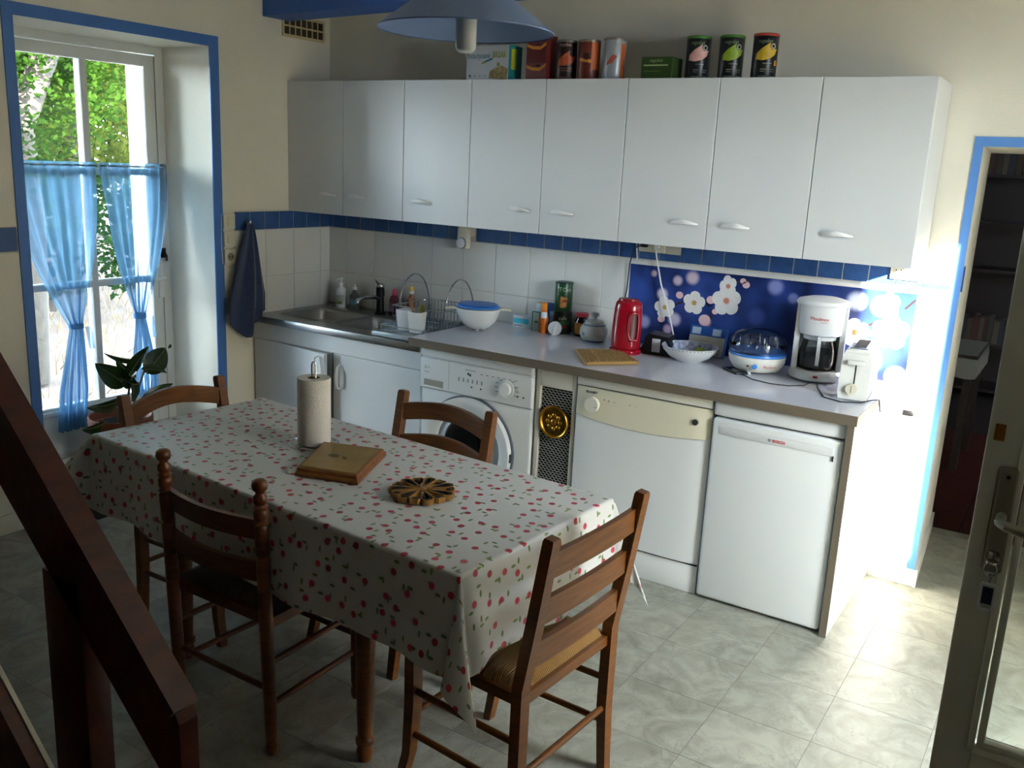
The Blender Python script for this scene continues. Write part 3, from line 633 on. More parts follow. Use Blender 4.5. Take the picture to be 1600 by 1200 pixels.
O('wall_plate', B().box(-.055, .05, -.02, -.0045, .03, .1, .004), m_plast, tm); O('timer_body', B().box(-.035, .03, -.06, -.02, -.035, .08, .01, 3), m_plast, tm)
O('timer_dial', faceY(B().lathe([(.026, 0), (.026, .01), (.022, .012), (.001, .012)], n=28)), M('timer_dial_white', 'd9dcdc', .4), tm, loc=(-.004, -.06, -.003)); O('dial_ring', faceY(B().lathe([(.029, 0), (.029, .004), (.026, .004), (.026, 0)], n=28)), M('dial_ring_blue', '3c4660', .4), tm, loc=(-.004, -.06, -.003))
for i, (z, lab) in enumerate(((1.30, 'upper cream switch beside the window recess'), (1.21, 'middle cream switch beside the window recess'), (1.12, 'cream wall socket below the two switches by the window'))):
    s_ = T('wall_switch' if i < 2 else 'wall_socket', lab, 'switch' if i < 2 else 'socket', (0, -.737, z), group='cream wall plates beside the window')
    O('plate', B().box(.0, .012, -.036, .036, -.04, .04, .004), m_plast, s_)
    if i < 2: O('rocker', B().box(.012, .017, -.016, .016, -.02, .02, .002), m_plast, s_)
    else:
        O('outlet', B().lathe([(.02, 0), (.02, .002), (.017, .002), (.017, 0), (.001, 0)], n=20), M('socket_shade'), s_, loc=(.012, 0, 0), rot=(0, R(90), 0))
        for dy_ in (-.0095, .0095): O('socket_hole', B().cyl((.0125, dy_, 0), (.0135, dy_, 0), .003, 8), m_dark, s_)
adopt(O('wall_cable', B().tube([(.006, -.69, 1.352), (.006, -.75, 1.352), (.006, -.785, 1.33), (.006, -.79, 1.2), (.006, -.785, 1.09), (.006, -.75, 1.065), (.006, -.71, 1.075)], .002, 6).tube([(.006, -.69, 1.352), (.006, -.4, 1.353), (.006, -.33, 1.352)], .002, 6), m_plast,  cat='cable'), s_)
vt = T('air_vent', 'small rectangular air vent grille high in the corner', 'vent', (0, -.20, 2.30))
O('frame', B().box(.0, .008, -.155, .155, .042, .055).box(.0, .008, -.155, .155, -.055, -.042).box(0, .008, -.155, -.143, -.042, .042).box(0, .008, .143, .155, -.042, .042).box(0, .007, -.143, .143, -.004, .004), M('vent_cream', 'c9b98c', .5), vt, None)
O('cavity', B().box(0, .002, -.143, .143, -.042, .042), M('vent_dark', '3a3324', .9), vt, None)
for k in range(6): O('slat', B().box(0, .006, -.105 + .041 * k, -.099 + .041 * k, -.042, .042), MATS['vent_cream'], vt, None)
# ================================================================ THINGS ON THE WORKTOP, SINK AND CABINETS
def lathe_thing(name, label, cat, loc, parts, rz=0, group=None):
    t = T(name, label, cat, loc, rz, group)
    for nm, prof, m in parts: O(nm, B().lathe(prof), m, t)
    return t
# beside the sink
t = T('soap_bottle', 'white pump soap bottle standing in the sink corner', 'bottle', (.15, -.065, ZS + .0), 0)
O('body', B().lathe([(.027, 0), (.031, .006), (.031, .085), (.027, .105), (.012, .118), (.012, .128)]), m_wplast, t)
O('pump', B().lathe([(.013, .128), (.013, .14), (.005, .142), (.005, .158), (.012, .16), (.012, .168)]).tube([(0, 0, .164), (.0, -.035, .162), (0, -.038, .155)], .004), m_wplast, t)
O('label_print', patch(wrap(.031, .4, .02), rect(.05, .055, -.025, 0)), M('soap_label', 'a9b0a0', .5, var=.3, vs=60), t, None)
O('label_print', patch(wrap(.0313, .4, .022), rect(.03, .016, -.015, 0)), M('soap_label_green', '6c7a3c', .5), t, None)
t = T('clear_bottle', 'clear plastic bottle with a teal label beside the pump bottle', 'bottle', (.245, -.055, ZS))
O('body', B().lathe([(.026, 0), (.029, .005), (.029, .075), (.012, .1), (.012, .11)]), M('cloudy_plastic', '9aa3a0', .15, trans=.75), t)
O('cap', B().lathe([(.013, .11), (.013, .124), (.004, .126), (.004, .14)]), m_wplast, t)
O('label_print', patch(wrap(.029, .4, .03), rect(.04, .03, -.02, 0)), M('teal_label', '5b8a93', .5, var=.3, vs=70), t, None)
t = T('dish_soap_bottle', 'pink-capped dish soap bottle behind the tap', 'bottle', (.545, -.065, ZS))
O('body', B().lathe([(.026, 0), (.03, .005), (.03, .08), (.022, .105), (.011, .115)], sx=1.1, sy=.75), M('pink_liquid', '7d3550', .15, trans=.5), t)
O('cap', B().lathe([(.012, .115), (.013, .118), (.012, .14), (.005, .15)]), M('pink_cap', 'c93a62', .35), t)
O('label_print', patch(face_y(-.018, -.0229, .025), rect(.036, .03)), M('soap_lavender', '8a5f80', .5), t, None)
t = T('spray_bottle', 'white trigger bottle with a yellow cap behind the dish rack', 'bottle', (.66, -.06, ZS))
O('body', B().lathe([(.024, 0), (.027, .004), (.027, .09), (.012, .125), (.012, .145)]), M('amber_plastic', '8a4e22', .3), t)
O('cap', B().lathe([(.011, .145), (.013, .16), (.011, .175)]), M('yellow_cap', 'd8b23c', .4), t); O('nozzle', B().lathe([(.014, .135), (.014, .15)]), m_wplast, t)
# dish rack
rk = T('dish_rack', 'chrome wire dish rack with two arched handles on the drainer', 'dish rack', (0, 0, 0))
rx0, rx1, ry0, ry1, rz0, rz1 = .845, 1.148, -.44, -.12, ZS + .028, ZS + .135
wr = .0022
def loop(z, x0=rx0, x1=rx1, y0=ry0, y1=ry1, r=wr): return [(x0, y0, z), (x1, y0, z), (x1, y1, z), (x0, y1, z)]
def polyloop(b, pts, r): 
    for i in range(len(pts)): b.tube([pts[i], pts[(i + 1) % len(pts)]], r, 6)
    return b
O('rim', polyloop(polyloop(B(), loop(rz1), .0032), loop((rz0 + rz1) / 2), wr), m_chrome, rk)
b = B(); n = 14
for i in range(n + 1):
    x = rx0 + (rx1 - rx0) * i / n; b.tube([(x, ry0, rz1), (x, ry0, rz0), (x, ry1, rz0), (x, ry1, rz1)], wr * .8, 5)
for i in range(1, 12):
    y = ry0 + (ry1 - ry0) * i / 12; b.tube([(rx0, y, rz1), (rx0, y, rz0), (rx1, y, rz0), (rx1, y, rz1)], wr * .8, 5)
O('basket_wires', b, M('blue_grey_wire', '6f7c8c', .3, .7), rk)
for x in (rx0 + .012, rx1 - .008):
    O('arch_handle', B().tube([(x, -.28 + .13 * cos(t_), rz1 - .10 + (.245 - .0) * sin(t_) ** .8) for t_ in [pi * i / 20 for i in range(21)]], .0038, 8), m_chrome, rk)
O('drip_tray', B().box(.846, 1.15, -.585, -.12, ZS + .0035, ZS + .012, .003).box(.846, 1.15, -.592, -.578, ZS + .0035, ZS + .026, .004).box(.838, .85, -.59, -.12, ZS + .0035, ZS + .022, .004), M('tray_grey_plastic', 'a7b0b4', .3), rk)
b = B()
polyloop(b, loop(ZS + .03, .885, 1.145, -.575, -.44), .0025); polyloop(b, loop(ZS + .06, .885, 1.145, -.575, -.46), .002)
for i in range(9): b.tube([(.885 + .0325 * i, -.575, ZS + .03), (.885 + .0325 * i, -.44, ZS + .03)], .0016, 5)
for i in (0, 8): b.tube([(.885 + .0325 * i, -.575, ZS + .01), (.885 + .0325 * i, -.575, ZS + .062)], .0022, 6)
O('front_wires', b, m_chrome, rk)
for i, (x, y) in enumerate(((.965, -.485), (1.05, -.50))):
    cu_ = T('cutlery_cup', ['white plastic cutlery cup at the rack, the left of two', 'white plastic cutlery cup holding a wooden spoon, the right of two'][i], 'cup', (x, y, ZS + .033), R(8), group='white cutlery cups')
    b = B()
    for k, (w, d, z) in enumerate(()): pass
    def sq(w, d, z, bb): return bb.ring([(sx * w + (0), sy * d, z) for sx, sy in ((-1, -1), (-.6, -1.08), (.6, -1.08), (1, -1), (1, 1), (-1, 1))])
    b.skin([sq(.028, .024, 0, b), sq(.036, .03, .1, b), sq(.033, .027, .1, b), sq(.026, .022, .006, b)], True, True)
    O('cup', b, m_wplast, cu_, 30)
ws = T('wooden_spoon', 'brown wooden spoon standing in the cutlery cup', 'spoon', (1.05, -.50, ZS + .043))
O('handle', B().tube([(.0, .0, 0), (-.03, 0, .10), (-.05, .0, .15)], .006, 8, scale=[1, 1, 1.2]), M('spoon_wood', '8f5f3c', .6), ws)
sg = T('dish_brush', 'dark green dish brush head in the cutlery cup', 'brush', (1.065, -.492, ZS + .043)); O('stick', B().tube([(0, 0, 0), (.004, 0, .09)], .005), M('olive_plastic', '5a5a24', .5), sg); O('head', B().sphere((.005, 0, .105), .018, 10, 8, sc=(1, .7, 1.2)), M('olive_bristle', '6a6426', .8, bump=.6, bs=200), sg)
# colander with blue lid
co = T('colander', 'white plastic colander with side handles on the worktop', 'colander', (1.275, -.31, ZC))
O('bowl', B().lathe([(.045, .012), (.06, .02), (.085, .045), (.102, .08), (.108, .105), (.116, .107), (.116, .112), (.104, .112), (.098, .08), (.08, .047), (.056, .024), (.001, .022)], n=40), m_wplast, co)
for k in range(4): O('foot', B().box(.03 * cos(k * pi / 2 + .5) - .008, .03 * cos(k * pi / 2 + .5) + .008, .03 * sin(k * pi / 2 + .5) - .006, .03 * sin(k * pi / 2 + .5) + .006, 0, .016, .002), m_wplast, co)
for a in (R(215), R(35)): O('handle', B().sweep([(.105 * cos(a), .105 * sin(a), .108), (.135 * cos(a), .135 * sin(a), .108), (.16 * cos(a), .16 * sin(a), .104)], [(-.022, -.006), (.022, -.006), (.022, .005), (-.022, .005)], scale=[1, .9, .8]), M('ivory_handle', 'd6d0b8', .4), co)
li = T('pan_lid', 'blue plastic lid lying in the white colander', 'lid', (1.275, -.31, ZC + .1125))
O('disc', B().lathe([(.09, 0), (.098, .003), (.1, .012), (.094, .018), (.05, .021), (.001, .022)], n=36, sx=1.05, sy=.9), M('blue_lid', '1f62b5', .3), li)
O('rim', B().lathe([(.101, .001), (.104, .002), (.104, .007), (.1, .008)], n=36, sx=1.05, sy=.9), M('blue_lid_rim', '4a86cc', .3), li)
# small packs behind the colander
def pack(name, label, loc, w, d, h, m, rz=0, group=None, cat='box'):
    t = T(name, label, cat, loc, rz, group); O('carton', B().box(-w / 2, w / 2, -d / 2, d / 2, 0, h, .0012, 1), m, t, None); return t
t = pack('medicine_box', 'low white and turquoise carton lying behind the colander', (1.40, -.06, ZC), .13, .05, .06, M('carton_white', 'b9c2c6', .5), R(6), 'small cartons on the worktop')
O('colour_band', patch(face_y(-.06, -.025, .02), rect(.085, .024), 1), M('turquoise_print', '3ba3bd', .5), t, None); O('colour_band', patch(face_y(-.06, -.025, .004), rect(.05, .01), 1), M('grey_print_band', '8a8f98', .5), t, None)
t = pack('tall_carton', 'upright white carton with teal edges beside the spray can', (1.487, -.10, ZC), .045, .04, .098, M('carton_mint', 'c3ccc8', .5), R(12), 'small cartons on the worktop')
O('colour_band', patch(face_y(-.0225, -.02, 0), rect(.007, .098), 1), M('teal_print', '1d7d76', .5), t, None); O('colour_band', patch(face_y(.016, -.02, 0), rect(.0065, .098), 1), M('teal_print', '1d7d76', .5), t, None); O('colour_band', patch(face_y(-.0225, -.02, .092), rect(.045, .006), 1), M('teal_print'), t, None); O('colour_band', patch(face_y(-.008, -.02, .04), rect(.02, .012), 1), M('green_patch', '6d8f3c', .5), t, None)
t = pack('blue_carton', 'tall navy and white carton behind the orange spray can', (1.53, -.045, ZC), .065, .045, .135, M('carton_navy', '1b3a6b', .5), R(5), 'small cartons on the worktop')
O('colour_band', patch(face_y(-.03, -.0225, .01), rect(.022, .085), 1), M('carton_white'), t, None); O('colour_band', patch(face_y(.005, -.0225, .02), rect(.02, .08), 1), M('pale_blue_band', '8fb2d6', .5), t, None)
t = pack('white_carton', 'plain white carton half hidden behind the tall teal carton', (1.475, -.04, ZC), .05, .03, .13, M('carton_white'), 0, 'small cartons on the worktop')
O('top_flap', B().box(-.024, .024, -.014, .014, .13, .1312), M('orange_flap', 'd08a3c', .5), t, None)
t = T('spray_can', 'slim orange spray bottle on the worktop', 'bottle', (1.545, -.135, ZC))
O('can', B().lathe([(.018, 0), (.0205, .004), (.0205, .07), (.016, .1), (.014, .112)]), M('orange_liquid', 'c8621a', .25, var=.2, vs=30), t); O('cap', B().lathe([(.014, .112), (.014, .148), (.011, .15)]), M('orange_cap', 'e0841c', .4), t)
O('label_print', patch(wrap(.0195, .5, .076), rect(.03, .03, -.015, 0)), M('label_pale', 'c6cbd2', .5), t, None)
t = T('tape_roll', 'small white round clip stand on the worktop', 'clip', (1.615, -.145, ZC), R(20))
O('disc', faceY(B().lathe([(.033, -.008), (.034, 0), (.033, .008), (.026, .0085), (.001, .0085)], n=28)), M('pearl_plastic', 'cdd0d4', .3, var=.08, vs=60), t, loc=(0, 0, .0335)); O('blade', B().prism([(-.012, .0), (-.002, .0), (.004, .055)], 'y', -.014, -.0095), m_wplast, t, None)
# two stacked tins
t = T('coffee_tin', 'dark green coffee tin standing under a taller tin', 'tin', (1.605, -.058, ZC), R(25), group='stacked tins')
O('can', B().lathe([(.043, 0), (.045, .003), (.045, .105), (.043, .108), (.001, .108)], n=36), M('black_green_tin', '0f1f16', .35, var=.3, vs=20), t)
text(t, 'cafe', .026, wrap(.045, .1, .07), M('tin_white_print', 'aeb8a4', .5), 'CENTER'); O('colour_band', patch(wrap(.045, .2, .03), rect(.05, .012, -.03, 0)), M('tin_red_band', '7a2a24', .5), t, None); O('colour_band', patch(wrap(.0449, .3, .045), rect(.08, .02, -.05, 0)), M('tin_green_band', '2d5a2c', .5), t, None)
t = T('snack_tin', 'tall green tin stacked on the dark coffee tin', 'tin', (1.605, -.058, ZC + .1085), R(25), group='stacked tins')
O('can', B().lathe([(.041, 0), (.0425, .003), (.0425, .135), (.0415, .137)], n=36), M('green_tin', '1d4a26', .3, var=.12, vs=12), t); O('lid', B().lathe([(.0435, .134), (.0435, .142), (.04, .144), (.001, .143)], n=36), M('tin_lid_green', '1e3a2c', .35), t)
text(t, 'TCan', .028, wrap(.0425, .2, .1), MATS['tin_white_print'], 'CENTER'); O('colour_band', patch(wrap(.0425, .1, .02), [(-.018, .0), (.014, .004), (.018, .05), (-.016, .056)]), M('tin_orange_print', 'b87a3c', .5, var=.3, vs=50), t, None); O('colour_band', patch(wrap(.0428, .35, .048), rect(.03, .012, -.015, 0)), M('tin_red_band'), t, None)
t = T('honey_jar', 'dark jar with a red lid and yellow label beside the tins', 'jar', (1.715, -.06, ZC), R(20))
O('glass', B().lathe([(.033, 0), (.036, .005), (.036, .07), (.028, .085), (.028, .095)]), M('dark_honey', '2e1608', .12, coat=.5), t); O('lid', B().lathe([(.03, .095), (.031, .097), (.031, .11), (.029, .112), (.001, .112)]), M('red_lid', 'b03a44', .4), t)
O('label_print', patch(wrap(.036, .2, .012), rect(.09, .054, -.045, 0)), M('honey_label', 'a8742a', .5, var=.2, vs=40), t, None); O('label_print', patch(wrap(.0362, .4, .03), disc(.017)), M('maroon_print', '6a2434', .5), t, None)
# sugar pot
t = T('sugar_pot', 'round grey and blue stoneware pot with a lid', 'pot', (1.822, -.135, ZC))
O('body', B().lathe([(.045, 0), (.058, .012), (.068, .035), (.066, .06), (.052, .08), (.046, .085), (.001, .085)], n=36), M('stoneware', 'a9aba4', .35, var=.1, vs=25), t)
O('shoulder_band', B().lathe([(.0555, .0768), (.0525, .0815), (.0515, .0825), (.0505, .0815)], n=36, cap=False), M('cobalt_band', '5a6f98', .35), t); O('foot_band', B().lathe([(.0462, .0005), (.0545, .0085), (.053, .0085)], n=36, cap=False), M('cobalt_dark', '2c3a5a', .35), t)
O('lid', B().lathe([(.047, .085), (.044, .094), (.028, .102), (.012, .106), (.011, .112), (.02, .122), (.021, .13), (.014, .137), (.001, .138)], n=32), MATS['stoneware'], t)
O('painted_flower', patch(wrap(.067, -.35, .04), disc(.009, n=10)), M('cobalt_band'), t, None)
# red kettle
k = T('kettle', 'shiny red electric kettle with a loop handle cut-out', 'kettle', (2.055, -.275, ZC), R(10))
m_redk = M('red_gloss_plastic', '980c1e', .2, coat=.3)
def kr(s_, z, bb, sx=1., dx=0): return bb.ring([(dx + s_ * sx * cos(2 * pi * i / 36), s_ * .86 * sin(2 * pi * i / 36), z) for i in range(36)])
b = B(); rs = [kr(r_, z, b, 1, dx) for r_, z, dx in ((.064, .024, 0), (.066, .03, 0), (.066, .08, 0), (.064, .15, .001), (.062, .2, .002), (.058, .225, .003), (.05, .234, .002), (.03, .238, 0))]
b.skin(rs); O('body', b, m_redk, k, 60)
O('base', B().lathe([(.07, 0), (.072, .004), (.072, .016), (.066, .022), (.001, .022)], n=36, sy=.88), m_redk, k)
def ks(a, bq, e=0): return ((.0668 + e) * sin(R(40) + a / .066), -.86 * (.0668 + e) * cos(R(40) + a / .066), .075 + bq)
kp = [(-.013, .0), (.012, -.004), (.017, .012), (.018, .05), (.017, .088), (.01, .104), (-.006, .106), (-.014, .095), (-.018, .06), (-.018, .02)]
O('handle_recess', patch(lambda a, bq: ks(a, bq, .0004), kp), M('deep_red_recess', '4a060e', .35), k, None)
O('handle', B().tube([ks(a * 1.25, (bq - .05) * 1.14 + .05, .003) for a, bq in kp], .0075, 8, True), m_redk, k, 60)
O('lid', B().lathe([(.045, .2365), (.043, .243), (.02, .246), (.001, .246)], n=30, sy=.86), M('red_dark_lid', '8d0e1a', .25), k)
adopt(O('power_cord', B().tube([(1.99, -.03, 1.32), (1.955, -.05, 1.30), (1.945, -.06, 1.23), (1.95, -.08, 1.12), (1.965, -.14, 1.02), (1.975, -.19, .93), (1.985, -.215, .868)], .0032, 6).box(1.985, 2.015, -.05, -.0235, 1.308, 1.33, .005), m_black), k)
adopt(O('cord_stub', B().tube([(1.952, -.022, 1.34), (1.958, -.022, 1.29), (1.962, -.02, 1.245)], .003, 6), m_wplast), sk1)
# black gadget
t = T('coffee_grinder', 'small black appliance with a white front behind the kettle', 'appliance', (2.185, -.185, ZC), R(8))
O('body', B().prism([(-.065, 0), (.065, 0), (.062, .05), (.045, .085), (-.045, .095), (-.062, .07)], 'y', -.05, .05), m_black, t, 40); O('front_panel', B().box(-.026, .012, -.054, -.05, .015, .075, .002), M('pale_front', 'b9bac2', .35), t); O('side_fin', B().prism([(-.1, 0), (-.065, 0), (-.065, .05)], 'y', -.03, .03), m_black, t, None)
# rush mat
m_rush = M('woven_straw', 'b08a52', .75, var=.3, vs=70, bump=.9, bs=160)
def quad_prism(pts, z0, z1): return B().prism(pts, 'z', z0, z1)
t = T('straw_mat', 'square woven straw mat near the worktop edge', 'mat', (2.052, -.482, ZC))
pm = [(1.898, -.435), (2.040, -.303), (2.212, -.478), (2.058, -.648)]; cxm = sum(p[0] for p in pm) / 4; cym = sum(p[1] for p in pm) / 4
O('weave', quad_prism([(x - 2.052, y + .482) for x, y in pm], 0.0005, .012), m_rush, t, None)
b = B()
for i in range(4):
    p, q = pm[i], pm[(i + 1) % 4]; b.tube([(p[0] - 2.052, p[1] + .482, .0085), (q[0] - 2.052, q[1] + .482, .0085)], .0075, 8)
O('border', b, M('straw_border', 'a9834c', .7, bump=.8, bs=200), t)
b = B()
for i in range(1, 15):
    f_ = i / 15; a0 = [pm[0][j] + (pm[1][j] - pm[0][j]) * f_ for j in (0, 1)]; a1 = [pm[3][j] + (pm[2][j] - pm[3][j]) * f_ for j in (0, 1)]
    b.tube([(a0[0] - 2.052 + (a1[0] - a0[0]) * s_ / 16, a0[1] + .482 + (a1[1] - a0[1]) * s_ / 16, .0125 + .0022 * (-1) ** (s_ + i)) for s_ in range(17)], .0052, 5)
O('strands', b, m_rush, t, 60, kind='stuff')
# bowl
t = T('salad_bowl', 'wide white bowl with blue patterned inside on the worktop', 'bowl', (2.345, -.235, ZC))
O('bowl', B().lathe([(.05, 0), (.055, .004), (.09, .022), (.115, .048), (.124, .066), (.121, .068), (.11, .05), (.085, .026), (.05, .012), (.001, .01)], n=48), M('bowl_glaze', 'cfcfcb', .25), t)
b = B().lathe([(.1185, .0665), (.109, .0507), (.085, .0275), (.05, .0132)], n=48, cap=False)
O('blue_inside', b, M('bowl_blue_pattern', '5a678c', .3, var=.6, vs=60, col2='b5bccb'), t)
for i in range(48):
    a = 2 * pi * i / 48; O('rim_mark', B().prism([(-.0035, 0), (.0035, 0), (0, .007)], 'y', 0, .0008), M('rim_dark', '2a3044', .4), t, None, loc=(.1235 * cos(a), .1235 * sin(a), .0615), rot=(R(-20), 0, a + pi / 2))
t = T('lime', 'small green fruit lying in the salad bowl', 'fruit', (2.375, -.2, ZC + .014)); O('fruit', B().sphere((0, 0, .024), .024, sc=(1.1, 1, .95)), M('lime_green', '6f8a2c', .4, var=.2, vs=40), t); O('stem', B().cyl((0, 0, .046), (.002, 0, .052), .003, 6), M('stem_brown', '4a3a1c', .7), t)
# box leaning behind bowl
t = T('tea_box', 'blue and cream carton leaning on the blossom panel behind the bowl', 'box', (2.362, -.075, ZC), R(0))
bxm = Matrix.Rotation(R(-14), 3, 'X')
O('carton', B().box(-.085, .085, -.012, .012, -.065, .065, .001, 1, rot=bxm), M('carton_blue', '1e4f96', .4), t, None, loc=(0, 0, .067))
def lean(x, z): return lambda a, bq: tuple((bxm @ Vector((x + a, -.0126, z + bq))) + Vector((0, 0, .067)))
O('print_panel', patch(lean(-.084, -.064), rect(.165, .085), 1), M('cream_print', 'a39f93', .5, var=.1, vs=90), t, None)
for xx in (-.075, .02): O('print_panel', patch(lean(xx, .027), rect(.04, .03), 1), M('pale_print', 'a9bdd2', .5), t, None)
# yoghurt maker
t = T('yoghurt_maker', 'round white yoghurt maker under a clear domed lid', 'yoghurt maker', (2.637, -.222, ZC + .008), R(14))
O('base', B().lathe([(.075, 0), (.095, .008), (.113, .035), (.118, .06), (.114, .066), (.001, .066)], n=44), M('warm_white_plastic', 'd9d6cb', .3), t)
O('blue_rim', B().lathe([(.1165, .066), (.118, .07), (.116, .076), (.11, .077)], n=44), M('blue_rim_plastic', '3f7cc9', .3), t); O('blue_tray', B().lathe([(.108, .077), (.108, .085), (.001, .086)], n=40), M('tray_blue', '2a5a9a', .3), t)
O('dome', B().lathe([(.114, .077), (.119, .095), (.117, .12), (.1, .15), (.07, .166), (.03, .173), (.001, .174)], n=44, cap=False), m_clear, t, 60)
for k_ in range(4):
    a = k_ * pi / 2 + .3; j = O('jar', B().lathe([(.024, .003), (.024, .05), (.021, .058)], (.06 * cos(a), .06 * sin(a), .087), 16, cap=False), m_clear, t)
for a in (.2, 2.3, 4.4): O('foot', B().cyl((.075 * cos(a), .075 * sin(a), .004), (.075 * cos(a), .075 * sin(a), -.008), .009, 10), m_wplast, t)
O('button', patch(wrap(.1135, 0, .032, .003), disc(.0105)), M('blue_button', '3f86d0', .3), t, None); O('pilot_lamp', patch(wrap(.1135, -.24, .032, .003), disc(.005)), M('brown_lamp', '6a2a14', .3), t, None)
text(t, 'Moulinex', .015, wrap(.1135, .3, .028, .003), M('red_print'))
adopt(O('power_cord', B().tube([(2.055, -.03, 1.315), (2.065, -.035, 1.27), (2.10, -.04, 1.15), (2.16, -.045, 1.0), (2.20, -.06, .90), (2.24, -.06, .862)], .0035, 6).box(2.05, 2.075, -.045, -.0235, 1.305, 1.33, .005), m_wplast), t)
# phone with cable
t = T('mobile_phone', 'black mobile phone lying on the worktop in front of the yoghurt maker', 'phone', (2.575, -.30, ZC), R(-42))
O('case', B().box(-.058, .058, -.029, .029, 0, .01, .004, 3), m_black, t); O('screen', B().box(-.045, .045, -.025, .025, .0095, .0104), M('phone_screen', '2a2d30', .08), t, None)
adopt(O('charging_cable', B().tube([(2.615, -.340, ZC + .005), (2.68, -.395, ZC + .002), (2.76, -.42, ZC + .002), (2.83, -.405, ZC + .002), (2.875, -.35, ZC + .002), (2.88, -.29, ZC + .002)], .0021, 6), m_black), t)
# coffee maker
t = cmk = T('coffee_maker', 'white filter coffee machine with a glass jug', 'coffee maker', (2.872, -.185, ZC), R(14))
m_cm = M('coffee_white', 'd4d5d4', .32)
O('base', B().lathe([(.098, .006), (.104, .012), (.104, .028), (.095, .042), (.001, .042)], n=40, sx=1.02, sy=1.0), m_cm, t); O('foot_ring', B().lathe([(.088, 0), (.088, .006), (.001, .006)], n=30), M('foot_grey', '5a5c5e', .5), t)
def colm(z0, z1, r, a0, a1, bb, rin):
    n_ = 20; o_ = [(r * cos(a0 + (a1 - a0) * i / n_), r * sin(a0 + (a1 - a0) * i / n_)) for i in range(n_ + 1)]; i_ = [(rin * cos(a1 - (a1 - a0) * i / n_), rin * sin(a1 - (a1 - a0) * i / n_)) for i in range(n_ + 1)]
    return bb.prism(o_ + i_, 'z', z0, z1)
O('back_column', colm(.04, .31, .1, R(-12), R(192), B(), .078), m_cm, t, 40)
O('brew_head', B().lathe([(.076, .185), (.083, .19), (.088, .22), (.09, .31), (.001, .31)], n=40), m_cm, t)
O('lid', B().lathe([(.104, .308), (.106, .314), (.098, .326), (.06, .336), (.001, .338)], n=40), m_cm, t)
jg = O('jug', B().lathe([(.06, .046), (.068, .05), (.072, .075), (.072, .12), (.062, .16), (.06, .172)], n=36, cap=False), m_clear, t, 60)
O('coffee', B().lathe([(.058, .048), (.067, .052), (.0705, .075), (.0705, .118), (.001, .118)], n=36), M('black_coffee', '0a0503', .1), jg)
O('jug_collar', B().lathe([(.061, .166), (.064, .168), (.064, .182), (.001, .182)], n=36), M('collar_white', 'cfcfcb', .4), jg)
O('jug_handle', B().bar([(0, -.06, .176), (0, -.098, .172), (0, -.102, .15), (0, -.1, .075)], .026, .014, up=(1, 0, 0)), m_wplast, jg)
O('switch', B().box(-.009, .009, -.11, -.1, .022, .032, .003), M('red_switch', 'b4242a', .3), t); text(t, 'Moulinex', .019, wrap(.0885, -.1, .252, .003), M('red_print'), 'CENTER'); text(t, 'cocoon', .009, wrap(.0885, .1, .243, .003), M('red_print'), 'CENTER')
O('gauge', B().box(-.1, -.094, -.02, .0, .19, .3), M('gauge_brown', '8a7358', .4), t, None)
# toaster
t = T('toaster', 'white long-slot toaster standing at the right end of the worktop', 'toaster', (3.07, -.335, ZC), R(6))
m_to = M('toaster_white', 'd8d7d0', .3)
O('body', B().prism([(-.052, .012), (.052, .012), (.056, .03), (.054, .15), (.045, .182), (.034, .19), (-.034, .19), (-.045, .182), (-.054, .15), (-.056, .03)], 'y', -.13, .15), m_to, t, 40)
O('slot_frame', B().box(-.033, .033, -.10, .12, .189, .194, .002), m_chrome, t); O('slot', B().box(-.022, .022, -.085, .105, .1935, .1948), m_dark, t, None)
O('end_cap', B().prism([(-.05, .004), (.05, .004), (.054, .03), (.052, .15), (.044, .178), (-.044, .178), (-.052, .15), (-.054, .03)], 'y', -.138, -.13), m_to, t, 40)
O('lever_slot', B().box(-.0025, .0025, -.1388, -.137, .065, .14), m_dark, t, None); O('lever', B().box(-.03, .03, -.16, -.138, .138, .155, .005), m_to, t); kb = O('browning_knob', B().cyl((-.006, -.138, .045), (-.006, -.152, .045), .02, 24), M('knob_cream', 'd2c8ae', .4), t); O('knob_mark', B().box(-.008, -.004, -.1528, -.1518, .032, .06), m_prt, kb, None)
for sx_ in (-.04, .04):
    for sy_ in (-.11, .13): O('foot', B().cyl((sx_, sy_, 0), (sx_, sy_, .014), .008, 10), m_black, t)
O('crumb_tray', B().box(-.035, .035, .15, .158, .02, .03, .002), m_to, t)
adopt(O('power_cord', B().tube([(2.905, -.27, ZC + .003), (2.93, -.36, ZC + .003), (2.99, -.50, ZC + .003), (3.06, -.53, ZC + .003), (3.12, -.49, ZC + .003), (3.15, -.43, ZC + .006), (3.166, -.39, ZC + .002), (3.168, -.35, ZC - .05), (3.19, -.22, .80), (3.215, -.15, .775)], .0026, 6), m_black), cmk)
pg = T('power_plug', 'black power plug dangling beside the worktop end', 'plug', (3.235, -.12, .765)); O('body', B().box(-.022, .022, -.012, .012, -.012, .012, .005), m_black, pg); O('pin', B().cyl((.02, 0, .004), (.042, .0, .001), .0024, 6), m_chrome, pg); O('pin', B().cyl((.02, 0, -.005), (.042, 0, -.008), .0024, 6), m_chrome, pg)
adopt(O('power_cord', B().tube([(3.085, -.175, .875), (3.12, -.12, .862), (3.19, -.09, .862), (3.27, -.07, .77), (3.285, -.08, .755), (3.26, -.1, .75)], .0025, 6), m_wplast), t)
adopt(O('spare_flex', B().tube([(3.155, -.4, .80), (3.16, -.38, .6), (3.157, -.3, .45), (3.162, -.33, .62), (3.16, -.3, .8)], .002, 6), m_wplast), t)
